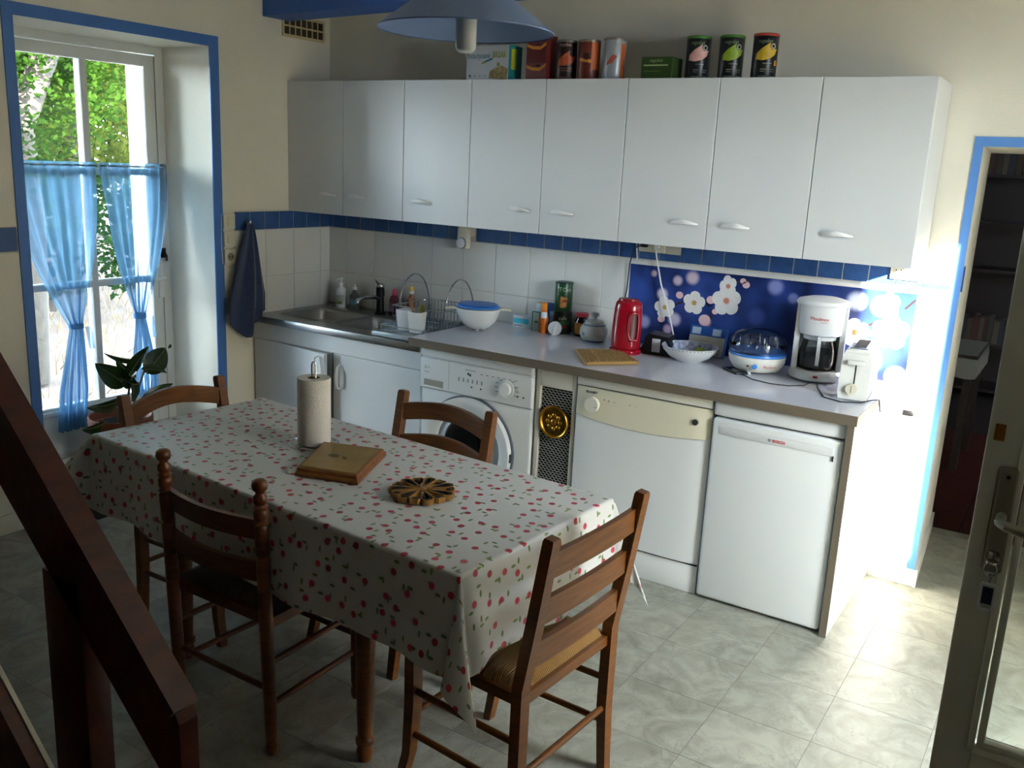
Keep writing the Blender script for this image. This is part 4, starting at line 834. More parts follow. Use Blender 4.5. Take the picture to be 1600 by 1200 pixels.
# ---------------------------------------------------------------- on top of the wall cabinets
t = pack('snack_box', 'white snack bar carton with teal sides beneath the lamp', (1.245, -.215, UT), .235, .11, .155, M('box_white', 'b9bdc2', .5), R(0))
O('side_print', patch(face_x(.1175, -.055, 0), rect(.11, .155), 1), M('teal_side', '0f7a80', .5), t, None); O('side_patch', patch(face_x(.1178, -.035, .05), rect(.045, .09), 1), M('yellow_side', 'b9b428', .5), t, None)
m_tl = M('teal_text', '20707c', .5)
text(t, 'beautysané', .036, face_y(-.11, -.055, .098), m_tl, sx=.78); text(t, 'BREAK', .038, face_y(.028, -.055, .10), M('olive_text', '8f9c34', .5), bold=.0008, sx=.68)
O('stripe', patch(face_y(0, -.055, 0), [(-.03, .072), (.03, .092), (.03, .1), (-.03, .08)], 1), m_tl, t, None); O('stripe', patch(face_y(0, -.0551, 0), [(-.03, .072), (-.01, .078), (-.01, .086), (-.03, .08)], 1), MATS['olive_text'], t, None); O('print_dot', patch(face_y(.062, -.055, .07), disc(.009), 1), M('green_dot', '7f9a2c', .5), t, None)
O('snack_picture', patch(face_y(.06, -.055, .03), [(-.05, -.02), (.05, -.028), (.056, .02), (.02, .035), (-.02, .022), (-.045, .01)], 1), M('snack_brown', '8f7a4a', .5, var=.4, vs=50), t, None)
for k_ in range(4): O('icon', patch(face_y(-.095 + .028 * k_, -.055, .02), disc(.006), 1), m_tl if k_ == 0 else M('pale_icon', '9fa8ac', .5), t, None)
t = pack('red_box', 'dark red carton with an orange swoosh on the cabinets', (1.50, -.21, UT), .105, .09, .195, M('box_maroon', '5e1e20', .45), R(0))
O('front_print', patch(face_y(-.0525, -.045, .0), rect(.105, .075), 1), M('box_dusty', '6f3a3c', .5), t, None)
for zz in (.055, .145): O('swoosh', patch(face_y(0, -.0453, zz), [(-.05, .0), (-.02, -.012), (.02, -.014), (.05, .004), (.05, .018), (.02, .0), (-.02, .002), (-.05, .012)], 4), M('orange_swoosh', 'c8802c', .5), t, None); O('bean', patch(face_y(.01, -.0455, zz + .008), disc(.012, sy=.5, n=12), 1), M('bean_dark', '2a1214', .5), t, None)
O('side_print', patch(face_x(.0525, -.045, 0), rect(.09, .195), 1), M('box_red_side', '7a241f', .45), t, None)
def tin(name, label, x, r, h, body, lid, rz, deco, y=-.2):
    q = T(name, label, 'tin', (x, y, UT), rz, 'tins on top of the wall cabinets')
    O('can', B().lathe([(r * .97, 0), (r, .003), (r, h - .008), (r * .98, h - .005)], n=36), body, q); O('lid', B().lathe([(r * 1.03, h - .008), (r * 1.03, h), (r * .97, h + .003), (r * .94, h), (.001, h)], n=36), lid, q)
    deco(q, r, h); return q
m_blk = M('tin_black', '141516', .35); m_lidm = M('tin_lid_metal', '8a8478', .35, .6)
def leaf_poly(s_): return [(-.042 * s_, -.02 * s_), (-.04 * s_, .0), (-.02 * s_, .02 * s_), (.012 * s_, .042 * s_), (.01 * s_, .026 * s_), (.018 * s_, .016 * s_), (.042 * s_, .02 * s_), (.034 * s_, -.002 * s_), (.012 * s_, -.018 * s_), (-.015 * s_, -.024 * s_)]
def dark_tin(col, extra=None):
    def f(q, r, h):
        m = M('leaf_' + col, col, .45, var=.15, vs=30)
        O('leaf_print', patch(wrap(r, -.1, .095), leaf_poly(1.02), 12), m, q, None); O('emblem', patch(wrap(r, .40, .124, .0009), [(.011 * cos(t) * k, .011 * sin(t) * k) for k, rg in ((1, range(0, 21)), (.55, range(20, -1, -1))) for t in [2 * pi * i / 20.01 for i in rg]], 1), M('tin_emblem', '9c9f94', .5), q, None)
        text(q, 'vegediet', .021, wrap(r, -.85, .136), M('tin_grey_text', '7c8f6a', .5), sx=.8)
        for xx, zz, w in ((-.02, .058, .035), (-.028, .036, .022), (.01, .036, .022), (-.028, .028, .018), (.01, .028, .02), (-.035, .01, .035), (.012, .01, .022)): O('small_print', patch(wrap(r, .05, zz), rect(w, .0035, xx, 0), 4), M('tin_fine_print', '6c6f68', .5), q, None)
        if extra: O('price_tag', patch(wrap(r, .75, .052, .001), rect(.014, .02, -.007, 0), 2), M('orange_tag', 'd88a2c', .5), q, None)
    return f
gl = M('green_tin_lid', '3f7a24', .4); rl = M('red_tin_lid', 'b03a26', .4)
tin('shake_tin', 'black tin with a pink leaf and green lid', 2.247, .049, .168, m_blk, gl, R(32), dark_tin('c99a92'))
tin('shake_tin', 'black tin with a lime leaf and green lid', 2.389, .049, .168, m_blk, gl, R(32), dark_tin('8aa32a'))
tin('shake_tin', 'black tin with a yellow leaf and red lid', 2.527, .049, .17, m_blk, rl, R(32), dark_tin('c2a024', True))
def d1(q, r, h):
    O('leaf_print', patch(wrap(r, .0, .085), leaf_poly(1.0), 10), M('leaf_rust', 'b4502a', .45, var=.2, vs=40), q, None); text(q, 'vegediet', .02, wrap(r, -.8, .145), M('tin_cream_text', 'b5a28c', .5), sx=.8)
    for zz in (.05, .04, .012): O('small_print', patch(wrap(r, 0, zz), rect(.05, .004, -.025, 0), 4), M('tin_rust_print', '8a5a4a', .5), q, None)
tin('soup_tin', 'dark brown tin with a rust leaf, next to the red box', 1.625, .047, .17, M('tin_brown', '2a120d', .4), m_lidm, R(32), d1)
def d2(q, r, h):
    O('side_panel', patch(wrap(r, .55, .045), rect(.04, .115, -.02, 0), 6), M('tin_orange', 'c8622a', .45), q, None); O('swoosh', patch(wrap(r, -.35, .08), [(-.03, .0), (.03, -.008), (.03, .006), (-.03, .014)], 6), MATS['orange_swoosh'], q, None); O('cup_print', patch(wrap(r, -.3, .1), disc(.015), 4), M('cup_dark', '2a0f0c', .5), q, None)
tin('soup_tin', 'maroon tin with a broad orange side panel', 1.738, .049, .168, M('tin_maroon', '6a2a18', .4), m_lidm, R(32), d2)
def d3(q, r, h):
    O('side_panel', patch(wrap(r, .75, .0), rect(.026, .15, -.013, 0), 6), M('tin_orange'), q, None); O('swirl_print', patch(wrap(r, -.25, .07), [(-.03, -.01), (.0, .0), (.02, .03), (.0, .035), (-.012, .02)], 6), M('coral_print', 'b8563c', .5), q, None)
tin('soup_tin', 'silver tin with an orange stripe down its side', 1.863, .049, .172, M('tin_silver', 'a3a8ac', .35, .2), m_lidm, R(32), d3)
t = pack('green_box', 'low dark green carton on top of the cabinets', (2.10, -.225, UT), .14, .1, .088, M('box_green', '2c4416', .5), R(0))
text(t, 'végédiet', .018, face_y(-.035, -.05, .068), M('green_text', '8fa06c', .5)); O('print_line', patch(face_y(-.06, -.05, .052), rect(.11, .006), 1), MATS['green_text'], t, None); O('print_line', patch(face_y(-.06, -.05, .03), rect(.08, .003), 1), M('green_fine', '5a6f34', .5), t, None)
# ---------------------------------------------------------------- towel on the hook
hk = T('towel_hook', 'small metal hook on the blue tile beside the window', 'hook', (.0085, -.625, 1.29)); O('hook', B().tube([(0, 0, 0), (.02, 0, -.004), (.03, 0, .0), (.03, 0, .012)], .004, 8), m_chrome, hk); O('rosette', B().cyl((0, 0, 0), (.006, 0, 0), .012, 14), m_chrome, hk)
tw = T('hand_towel', 'dark blue towel hanging from the hook beside the sink', 'towel', (.03, -.625, 1.29))
def tow(u, v):
    z = -.59 * v; s_ = (v ** .75)
    a = (u - .5)
    w = .03 + .25 * s_ * (1 - .25 * max(0, v - .75) / .25)
    y = a * w * 1.05 - .055 * s_
    zz = z + (.10 * v * max(0, (.5 - u) * 2 - .2)) + (.13 * v ** 2 * max(0, u - .5) * 2)
    x = .012 + .026 * s_ * (.5 + .5 * cos(u * u * 2.3 * 2 * pi + 1.5 * v + .5)) + .008 * s_ * sin(9 * u + 4 * v) + .02 * s_
    return (x, y, zz)
b = B().grid(tow, 60, 40)
o = O('terry_cloth', b, M('navy_terry', '2e3a58', .95, var=.15, vs=40, bump=.7, bs=300, sheen=.3), tw, 180); md = o.modifiers.new('thick', 'SOLIDIFY'); md.thickness = .006
O('loop', B().tube([(.0, -.008, -.01), (.0, -.006, .012), (.0, .006, .012), (0, .008, -.01)], .002, 6), M('navy_loop', '222c44', .9), tw)
# ================================================================ TABLE, CHAIRS AND FOREGROUND
TZ = .738; TROT = R(-4.0); TC = (1.916, -1.98)
ta = T('dining_table', 'wooden dining table with turned legs under the cherry cloth', 'table', (TC[0], TC[1], 0), TROT)
HA, HW = .775, .338
O('table_top', B().box(-HA, HA, -HW, HW, TZ - .028, TZ - .003, .004), m_wood, ta)
LX = (-.475, .362); LYY = .225
O('apron', B().box(LX[0], LX[1], -LYY - .012, -LYY + .012, TZ - .12, TZ - .028).box(LX[0], LX[1], LYY - .012, LYY + .012, TZ - .12, TZ - .028).box(LX[0] - .012, LX[0] + .012, -LYY, LYY, TZ - .12, TZ - .028).box(LX[1] - .012, LX[1] + .012, -LYY, LYY, TZ - .12, TZ - .028), m_wood, ta, None)
lp = [(.014, 0), (.02, .004), (.024, .03), (.02, .05), (.026, .056), (.027, .07), (.02, .078), (.021, .09), (.0245, .2), (.029, .45), (.0315, .53), (.03, .55), (.033, .555), (.033, .565)]
leg_me = B().lathe(lp, n=24).box(-.032, .032, -.032, .032, .565, TZ - .028, .003).mesh('leg', 40); leg_me.materials.append(m_wood)
for x in LX:
    for y in (-LYY, LYY): o = bpy.data.objects.new('leg', leg_me); COL.objects.link(o); o.parent = ta; o.location = (x, y, 0)
def cherry():
    m = bpy.data.materials.new('cherry_oilcloth'); m.use_nodes = True; n = m.node_tree.nodes; l = m.node_tree.links; b = n['Principled BSDF']; b.inputs['Roughness'].default_value = .38
    uv = n.new('ShaderNodeUVMap')
    def spots(scale, off, rad, soft, jit, sx, sy, rot):
        mp = n.new('ShaderNodeMapping'); mp.inputs['Location'].default_value = off; mp.inputs['Scale'].default_value = (scale * sx, scale * sy, 1); mp.inputs['Rotation'].default_value = (0, 0, rot); l.new(uv.outputs[0], mp.inputs[0])
        v = n.new('ShaderNodeTexVoronoi'); v.voronoi_dimensions = '2D'; v.inputs['Scale'].default_value = 1; v.inputs['Randomness'].default_value = jit; l.new(mp.outputs[0], v.inputs['Vector'])
        mr = n.new('ShaderNodeMapRange'); mr.inputs['From Min'].default_value = rad + soft; mr.inputs['From Max'].default_value = rad; l.new(v.outputs['Distance'], mr.inputs[0]); return mr.outputs[0], v
    base = lin('c9c9c6'); last = None
    g1, v1 = spots(11, (.3, .7, 0), .08, .03, .75, 1, 2.1, .6); g2, v2 = spots(9.5, (4.1, 2.2, 0), .07, .03, .8, 2.3, 1, .5)
    r1, v3 = spots(17, (0, 0, 0), .14, .03, .55, 1, 1, .3)
    mx = n.new('ShaderNodeMix'); mx.data_type = 'RGBA'; l.new(g1, mx.inputs[0]); mx.inputs[6].default_value = base; mx.inputs[7].default_value = lin('5d7a3a')
    m2 = n.new('ShaderNodeMix'); m2.data_type = 'RGBA'; l.new(g2, m2.inputs[0]); l.new(mx.outputs[2], m2.inputs[6]); m2.inputs[7].default_value = lin('6f8a48')
    cv = n.new('ShaderNodeMix'); cv.data_type = 'RGBA'; sp_ = n.new('ShaderNodeSeparateColor'); l.new(v3.outputs['Color'], sp_.inputs[0]); l.new(sp_.outputs[0], cv.inputs[0]); cv.inputs[6].default_value = lin('a31f33'); cv.inputs[7].default_value = lin('c43650')
    # some cells stay empty
    gt = n.new('ShaderNodeMath'); gt.operation = 'GREATER_THAN'; gt.inputs[1].default_value = .12; l.new(sp_.outputs[1], gt.inputs[0]); mu = n.new('ShaderNodeMath'); mu.operation = 'MULTIPLY'; l.new(gt.outputs[0], mu.inputs[0]); l.new(r1, mu.inputs[1])
    m3 = n.new('ShaderNodeMix'); m3.data_type = 'RGBA'; l.new(mu.outputs[0], m3.inputs[0]); l.new(m2.outputs[2], m3.inputs[6]); l.new(cv.outputs[2], m3.inputs[7])
    l.new(m3.outputs[2], b.inputs['Base Color']); return m
HO = .25
def cl_pos(X, Y):
    dx = max(abs(X) - HA - .003, 0); dy = max(abs(Y) - HW - .003, 0); sx_ = 1 if X > 0 else -1; sy_ = 1 if Y > 0 else -1
    r = hypot(dx, dy); bx_ = max(-HA - .003, min(HA + .003, X)); by_ = max(-HW - .003, min(HW + .003, Y))
    z = TZ + .0015 * math.exp(-((X - .51) / .006) ** 2) * (dx == 0)
    if r < 1e-6: return (X, Y, z)
    ang = atan2(dy, dx); c = sin(2 * ang)
    left_front = sx_ < 0 and sy_ < 0
    ph = R(5) + R(30 if left_front else 15) * c
    if left_front: ph += R(10) * (r / HO) * c
    out = r * sin(ph) + .004 * min(1, r / .02)
    wv = (r / HO) ** 1.4
    if dy == 0: out += wv * (.012 * sin(Y * 16 + sx_) + .006 * sin(Y * 37))
    elif dx == 0: out += wv * (.010 * sin(X * 12 + sy_) + .006 * sin(X * 27 + 1))
    out = max(out, .003)
    ca, sa = cos(ang), sin(ang)
    tx = 0.0
    if c > 0: tx = .035 * c * sin(ang * 6) * (r / .35) ** 1.5       # the corner tail folds
    return (bx_ + sx_ * (out * ca - tx * sa), by_ + sy_ * (out * sa + tx * ca), TZ - r * cos(ph))
def clg(u, v): return cl_pos(-HA - HO + 2 * (HA + HO) * u, -HW - HO + 2 * (HW + HO) * v)
tc_ = T('tablecloth', 'white oilcloth printed with red cherries on the dining table', 'tablecloth', (TC[0], TC[1], 0), TROT)
O('oilcloth', B().grid(clg, 200, 120, uv=lambda u, v: (-HA - HO + 2 * (HA + HO) * u, -HW - HO + 2 * (HW + HO) * v)), cherry(), tc_, 180)
# ---------------------------------------------------------------- chairs
def rush_mat(name, axis, c1, c2):
    m = bpy.data.materials.new(name); m.use_nodes = True; n = m.node_tree.nodes; l = m.node_tree.links; b = n['Principled BSDF']; b.inputs['Roughness'].default_value = .6
    tc = n.new('ShaderNodeTexCoord'); w = n.new('ShaderNodeTexWave'); w.bands_direction = axis; w.inputs['Scale'].default_value = 46; w.inputs['Distortion'].default_value = 1.2; w.inputs['Detail'].default_value = 2; w.inputs['Detail Scale'].default_value = 2; l.new(tc.outputs['Object'], w.inputs[0])
    rp = n.new('ShaderNodeValToRGB'); l.new(w.outputs[1], rp.inputs[0]); rp.color_ramp.elements[0].color = lin(c2); rp.color_ramp.elements[1].color = lin(c1); l.new(rp.outputs[0], b.inputs['Base Color'])
    bp = n.new('ShaderNodeBump'); bp.inputs['Strength'].default_value = .8; bp.inputs['Distance'].default_value = .004; l.new(w.outputs[1], bp.inputs['Height']); l.new(bp.outputs[0], b.inputs['Normal']); return m
RX_, RY_ = rush_mat('rush_x', 'X', 'b88c50', '8a632e'), rush_mat('rush_y', 'Y', 'b88c50', '8a632e')
DX_, DY_ = rush_mat('dark_rush_x', 'X', '4a2e18', '22120a'), rush_mat('dark_rush_y', 'Y', '4a2e18', '22120a')
def seat_mesh(wf, wb_, d, z, mats):
    b = B(); N = 20
    def fn(u, v):
        hw_ = wb_ + (wf - wb_) * v; x = (u - .5) * 2 * hw_; y = -d + 2 * d * v
        e = min(u, 1 - u, v, 1 - v); k = min(1, e / .08); 
        return (x, y, z - .03 * (1 - k) ** 2 + .006 * sin(min(1, e * 2.2) * pi / 2) - .012 * max(0, (e - .25) * 4) ** 2)
    b.grid(fn, N, N); b.grid(lambda u, v: ((u - .5) * 2 * (wb_ + (wf - wb_) * v), -d + 2 * d * v, z - .03), 2, 2)
    me = b.mesh('seat', 50)
    for m in mats: me.materials.append(m)
    for p in me.polygons:
        x, y = p.center.x / wf, p.center.y / d; p.material_index = 0 if abs(y) > abs(x) else 1
    return me
def chair(name, label, loc, rz, wood, style, H, wf=.2, wb_=.195, d=.19, rush=(RX_, RY_), nsl=3, arch=0., bowd=.02, group='dining chairs'):
    c = T(name, label, 'chair', (loc[0], loc[1], 0), rz, group); zs = .43
    if style == 'square':
        for s_ in (-1, 1):
            x = s_ * (wb_ + .012)
            O('back_post', B().bar([(x, -d - .012, 0), (x, -d, .2), (x, -d, .45), (x, -d - .03, .63), (x, -d - .062, H - .008), (x, -d - .063, H)], .03, .036, up=(1, 0, 0), scale=[.85, 1, 1, 1, .95, .8]), wood, c, 30)
            O('front_leg', B().bar([(s_ * (wf - .005), d + .02, 0), (s_ * (wf - .012), d - .002, .1), (s_ * (wf - .014), d - .01, .25), (s_ * (wf - .012), d - .01, zs - .022)], .032, .036, up=(1, 0, 0), scale=[.75, .85, 1, 1]), wood, c, 30)
    else:
        prof = [(.012, 0), (.016, .012), (.0175, .03), (.013, .045), (.017, .055), (.018, .1), (.019, .3), (.0195, .42), (.019, .50), (.0155, .503), (.0155, .508), (.019, .512), (.019, .60), (.015, .604), (.015, .609), (.019, .613), (.0195, .69), (.0145, .696), (.0205, .702), (.0145, .709), (.0195, .716), (.0195, .735), (.0145, .741), (.0205, .748), (.0145, .755), (.019, .762), (.0185, .776), (.0115, .784), (.012, .789), (.0195, .796), (.0215, .806), (.0195, .817), (.012, .823), (.002, .824)]
        prof = [(r, z * H / .824) for r, z in prof]
        fprof = [(.012, 0), (.016, .012), (.0175, .03), (.013, .045), (.017, .055), (.018, .1), (.019, .3), (.019, .41)]
        for s_ in (-1, 1):
            b = B().lathe(prof, n=18); b.bm.transform(Matrix.Translation((s_ * (wb_), -d, 0)) @ Matrix.Rotation(R(2), 4, 'X')); O('back_post', b, wood, c, 50)
            b = B().lathe(fprof, n=18); b.bm.transform(Matrix.Translation((s_ * (wf - .005), d - .01, 0))); O('front_leg', b, wood, c, 50)
    O('seat', seat_mesh(wf, wb_, d - .004, zs + .018, rush), list(rush), c)
    O('seat_frame', B().bar([(-wf + .01, d - .012, zs - .02), (wf - .01, d - .012, zs - .02)], .024, .03).bar([(-wb_, -d + .008, zs - .02), (wb_, -d + .008, zs - .02)], .024, .03).bar([(-wb_, -d, zs - .02), (-wf + .01, d - .012, zs - .02)], .022, .03).bar([(wb_, -d, zs - .02), (wf - .01, d - .012, zs - .02)], .022, .03), wood, c, None)
    zz = {3: (.795, .675, .56), 2: (.72, .595)}[nsl]; hh = .062 if nsl == 3 else .058
    for z in zz:
        zc = z * H / .84; yb = -d - .055 * max(0, (z - .45) / .39) if style == 'square' else -d - .03 * (z - .2)
        pts = [(-wb_ + 2 * wb_ * i / 16, yb - bowd * sin(pi * i / 16), zc - hh / 2 + arch * sin(pi * i / 16)) for i in range(17)]
        O('back_slat', B().bar(pts, .016, hh * (1 if style == 'square' else .95)), wood, c, 50)
    for s_ in (-1, 1):
        for z in (.16, .29): O('stretcher', B().cyl((s_ * (wb_ + .004), -d + .0, z), (s_ * (wf - .012), d - .012, z), .0095, 10), wood, c)
    O('stretcher', B().cyl((-wf + .012, d - .012, .22), (wf - .012, d - .012, .22), .0095, 10), wood, c); O('stretcher', B().cyl((-wb_, -d, .2), (wb_, -d, .2), .0095, 10), wood, c)
    return c
chair('dining_chair', 'arched slat-back chair pushed in at the window end of the table', (1.25, -1.86), R(-90), m_wood, 'square', .81, arch=.03, bowd=.035)
chair('dining_chair', 'arched slat-back chair between the table and the washing machine', (1.873, -1.64), R(176), m_wood, 'square', .82, arch=.022, bowd=.035)
chair('dining_chair', 'dark chair with turned knobbed posts at the near side of the table', (1.838, -2.182), R(0), M('chestnut_wood', '6e3c15', .36, wood=(3, 3, 30), vs=3, var=.2, col2='4e260b'), 'turned', .83, d=.18, rush=(DX_, DY_), nsl=2, bowd=.03)
chair('dining_chair', 'straight slat-back chair with straw seat at the right end of the table', (2.62, -2.06), R(86), m_wood, 'square', .85, d=.185, arch=0, bowd=.008)
# ---------------------------------------------------------------- on the table
t = T('kitchen_roll', 'white kitchen roll standing on the cherry tablecloth', 'kitchen roll', (1.725, -1.88, TZ + .008))
O('roll', B().lathe([(.02, 0), (.052, 0), (.0535, .004), (.0535, .212), (.052, .216), (.02, .216), (.0195, .2), (.0195, .004)], n=40, cap=False), M('paper_white', 'd4cfc6', .95, bump=.5, bs=140), t, 50)
O('core', B().lathe([(.0195, .001), (.0195, .2155), (.018, .2155), (.018, .001)], n=24, cap=False), M('cardboard_core', '7a6850', .9), t, 40)
t = T('roll_holder', 'wire kitchen roll holder with a loop handle and ring base', 'holder', (1.725, -1.88, TZ + .0016))
O('base_ring', B().tube([(.078 * cos(a), .078 * sin(a), .003) for a in [2 * pi * i / 40 for i in range(40)]], .0026, 8, True).tube([(.05 * cos(a), .05 * sin(a), .003) for a in [2 * pi * i / 32 for i in range(32)]], .002, 8, True).tube([(-.078, 0, .003), (.078, 0, .003)], .0022, 6).tube([(0, -.078, .003), (0, .078, .003)], .0022, 6), m_chrome, t)
O('loop_handle', B().tube([(-.009, 0, .003), (-.009, 0, .262), (-.006, 0, .271), (0, 0, .274), (.006, 0, .271), (.009, 0, .262), (.009, 0, .003)], .0024, 8), m_chrome, t)
t = T('trivet_board', 'square wooden framed trivet lying on the tablecloth', 'trivet', (1.938, -1.983, TZ + .0018))
q = [(1.9, -2.133), (1.78, -1.895), (1.98, -1.826), (2.091, -2.079)]; q = [(x - 1.938, y + 1.983) for x, y in q]
def ins(k): return [(x * k, y * k) for x, y in q]
b = B(); rs = [b.ring([(x, y, z) for x, y in ins(k)]) for k, z in ((1.02, 0), (1.03, .006), (1.0, .012), (.97, .014), (.97, .02), (.95, .025), (.90, .026))]; b.skin(rs)
O('frame', b, M('trivet_oak', '7a4a1e', .45, var=.2, vs=30), t, None)
O('panel', B().prism(ins(.88), 'z', .0255, .0272), M('trivet_top', '8a7038', .4, var=.15, vs=12), t, None)
b = B(); O('painted_motif', b.prism([(-.045, .0), (-.03, .012), (-.01, .008), (-.005, -.01), (-.02, -.018), (-.04, -.014)], 'z', .0272, .0275).prism([(.0, .01), (.02, .004), (.03, -.006), (.012, -.008)], 'z', .0272, .0275), M('motif_olive', '4f4420', .5), t, None)
t = T('flower_trivet', 'flower-shaped cane trivet with dark loops on the tablecloth', 'trivet', (2.282, -2.021, TZ + .0018), R(10))
m_cane, m_caneD = M('cane_light', '9a6f34', .5, var=.25, vs=60), M('cane_dark', '1d1208', .5)
for k in range(14):
    a = 2 * pi * k / 14; L_ = .088 if k % 2 else .095
    pts = [(r * cos(a) - w * sin(a), r * sin(a) + w * cos(a), .011) for r, w in ((.012, .0), (.04, .0075), (.065, .0145), (.08, .0165), (.09, .011), (L_, 0), (.09, -.011), (.08, -.0165), (.065, -.0145), (.04, -.0075))]
    O('petal_loop', B().sweep(pts, [(-.0012, -.008), (.0012, -.008), (.0012, .008), (-.0012, .008)], closed=True), m_cane, t, 60)
    if k % 2 == 0: O('dark_loop', B().sweep([(r * cos(a) - w * sin(a), r * sin(a) + w * cos(a), .011) for r, w in ((.03, 0), (.055, .0065), (.078, .0075), (.086, 0), (.078, -.0075), (.055, -.0065))], [(-.002, -.0075), (.002, -.0075), (.002, .0085), (-.002, .0085)], closed=True), m_caneD, t, 60)
    else: O('dark_bead', B().lathe([(.001, .002), (.009, .004), (.0105, .011), (.009, .018), (.001, .02)], (.076 * cos(a), .076 * sin(a), 0), 12), m_caneD, t)
O('centre_knot', B().lathe([(.001, .012), (.013, .013), (.014, .018), (.001, .021)]), m_cane, t)
# ---------------------------------------------------------------- pendant lamp
t = T('pendant_lamp', 'blue cone pendant lampshade hanging above the table', 'lamp', (2.326, -1.945, 1.976))
O('shade', B().lathe([(.224, 0), (.2255, .003), (.04, .138), (.03, .142), (.03, .138), (.22, .003)], n=56, cap=False), [M('shade_blue', '6f86b0', .55)], t, 40)
O('shade_lining', B().lathe([(.2195, .0034), (.036, .136)], n=56, cap=False), M('lining_pale_blue', '9fb2c4', .7), t, 40)
O('bulb_cover', B().lathe([(.001, -.05), (.018, -.049), (.0255, -.042), (.027, -.03), (.027, .05), (.024, .07), (.02, .085)], n=24, cap=False), M('frosted_glass', 'd9dcd8', .22, trans=.35), t, 50)
O('bulb', B().lathe([(.001, -.03), (.012, -.028), (.014, -.018), (.014, .06), (.012, .09)], n=16), M('bulb_white', 'b9b6aa', .4), t, 50)
O('socket', B().lathe([(.024, .07), (.026, .075), (.026, .12), (.018, .15), (.006, .16)], n=20), m_wplast, t); O('cord', B().cyl((0, 0, .155), (0, 0, CZ - 1.976), .003, 8), m_wplast, t)
# ---------------------------------------------------------------- staircase in the left foreground
st = T('staircase', 'dark reddish wooden stair with sloping handrail in the left foreground', 'staircase', (0, -3.0, 0))
def railz(x): return 1.182 - .985 * (x - 1.969)
xa, xb = .35, 2.50
O('handrail', B().prism([(xa, railz(xa)), (xb, railz(xb)), (xb + .012, railz(xb) - .02), (xb + .012, railz(xb) - .2), (xa, railz(xa) - .245)], 'y', -.02, .02), m_stair, st, None)
O('rail_cap', B().bar([(xa, 0, railz(xa)), (xb, 0, railz(xb))], .055, .022), m_stair, st, 30)
O('newel_post', B().box(2.10, 2.225, -.02, .035, 0, railz(2.225) - .1, .004), m_stair, st)
def strz(x): return .46 - .985 * (x - 1.858)
O('stringer', B().prism([(.3, strz(.3)), (2.32, .005), (2.0, 0.005), (.3, strz(.3) - .32)], 'y', -.02, .02), m_stair, st, None)
O('stringer_edge', B().bar([(.3, 0.016, strz(.3) + .002), (2.30, 0.016, strz(2.30) + .004)], .01, .006), M('pale_edge_trim', 'c9c4b2', .5), st, None)
O('stringer', B().prism([(.3, strz(.3)), (2.32, .005), (2.0, 0.005), (.3, strz(.3) - .32)], 'y', -.86, -.82), m_stair, st, None)
for k in range(7): O('tread', B().box(2.05 - .205 * k - .24, 2.05 - .205 * k, -.82, -.02, .2 * (k + 1) - .035, .2 * (k + 1), .004), m_stair, st)
# ---------------------------------------------------------------- plant and mat at the window
O('door_mat', B().box(-.26, .16, -1.66, -1.16, 0, .012, .004), M('black_rubber_mat', '15120f', .9, bump=.8, bs=120), label='dark rubber mat on the floor in the window recess', cat='mat')
pl = T('potted_plant', 'rubber plant with large glossy dark leaves by the window', 'plant', (-.07, -1.36, .012))
O('pot', B().lathe([(.1, 0), (.108, .004), (.135, .33), (.148, .335), (.148, .375), (.14, .376), (.13, .34), (.001, .335)], n=40), M('brown_terracotta', '6a3520', .6, var=.15, vs=10), pl); O('soil', B().lathe([(.132, .338), (.001, .346)], n=30), M('potting_soil', '1c130d', .95, bump=.8, bs=80), pl)
m_lf = M('rubber_leaf', '1d3314', .22, var=.35, vs=9); m_rib = M('leaf_midrib', '5c6a30', .4); m_stem = M('plant_stem', '3a2c18', .6)
def leaf(y0, z0, y1, z1, w, dx=.0, bend=.03, face=1.0, x0=-.05):
    """base (y0,z0) to tip (y1,z1); face 1 = blade towards the room, 0 = edge-on"""
    o0 = Vector((x0, y0, z0)); o1 = Vector((x0 + dx, y1, z1)); ax = o1 - o0; L_ = ax.length; ax.normalize()
    side = ax.cross(Vector((1, 0, 0))); side.normalize(); nor = side.cross(ax); side = (side * face + nor * sqrt(max(0, 1 - face * face))).normalized(); nor = side.cross(ax)
    def fn(u, v):
        s_ = u; hw_ = w / 2 * (sin(pi * min(1, s_ ** .8)) ** .75) * (1 - .15 * s_)
        k = (v - .5) * 2; p = o0 + ax * L_ * s_ + side * hw_ * k + nor * (bend * (s_ - s_ * s_) * 2 + .012 * k * k * sin(pi * s_))
        return (p.x + .07, p.y + 1.36, p.z - .012)
    lo = O('leaf', B().grid(fn, 14, 8), m_lf, pl, 180)
    O('midrib', B().tube([tuple(Vector(fn(i / 8 * .96, .5)) + Vector((.0015, 0, 0))) for i in range(9)], .0022, 5, scale=[1.2 - .1 * i for i in range(9)]), m_rib, lo)
leaf(-1.33, .535, -1.51, .675, .115, .03, .02, .95); leaf(-1.225, .575, -1.09, .68, .12, -.02, .02, .9); leaf(-1.335, .56, -1.22, .715, .07, .03, .015, .45); leaf(-1.225, .645, -1.405, .695, .05, -.06, .03, .6)
leaf(-1.27, .53, -1.41, .60, .07, .06, .03, .7); leaf(-1.31, .58, -1.345, .46, .10, .05, .02, .9); leaf(-1.36, .47, -1.585, .485, .085, .06, .03, .9); leaf(-1.45, .385, -1.64, .40, .08, .10, .03, .92); leaf(-1.27, .43, -1.09, .505, .055, .03, .03, .6); leaf(-1.28, .42, -1.18, .455, .06, .06, .02, .9); leaf(-1.25, .60, -1.14, .57, .06, .05, .02, .6); leaf(-1.28, .56, -1.35, .66, .06, -.05, .02, .6); leaf(-1.09, .68, -1.075, .70, .015, 0, .0, .9)
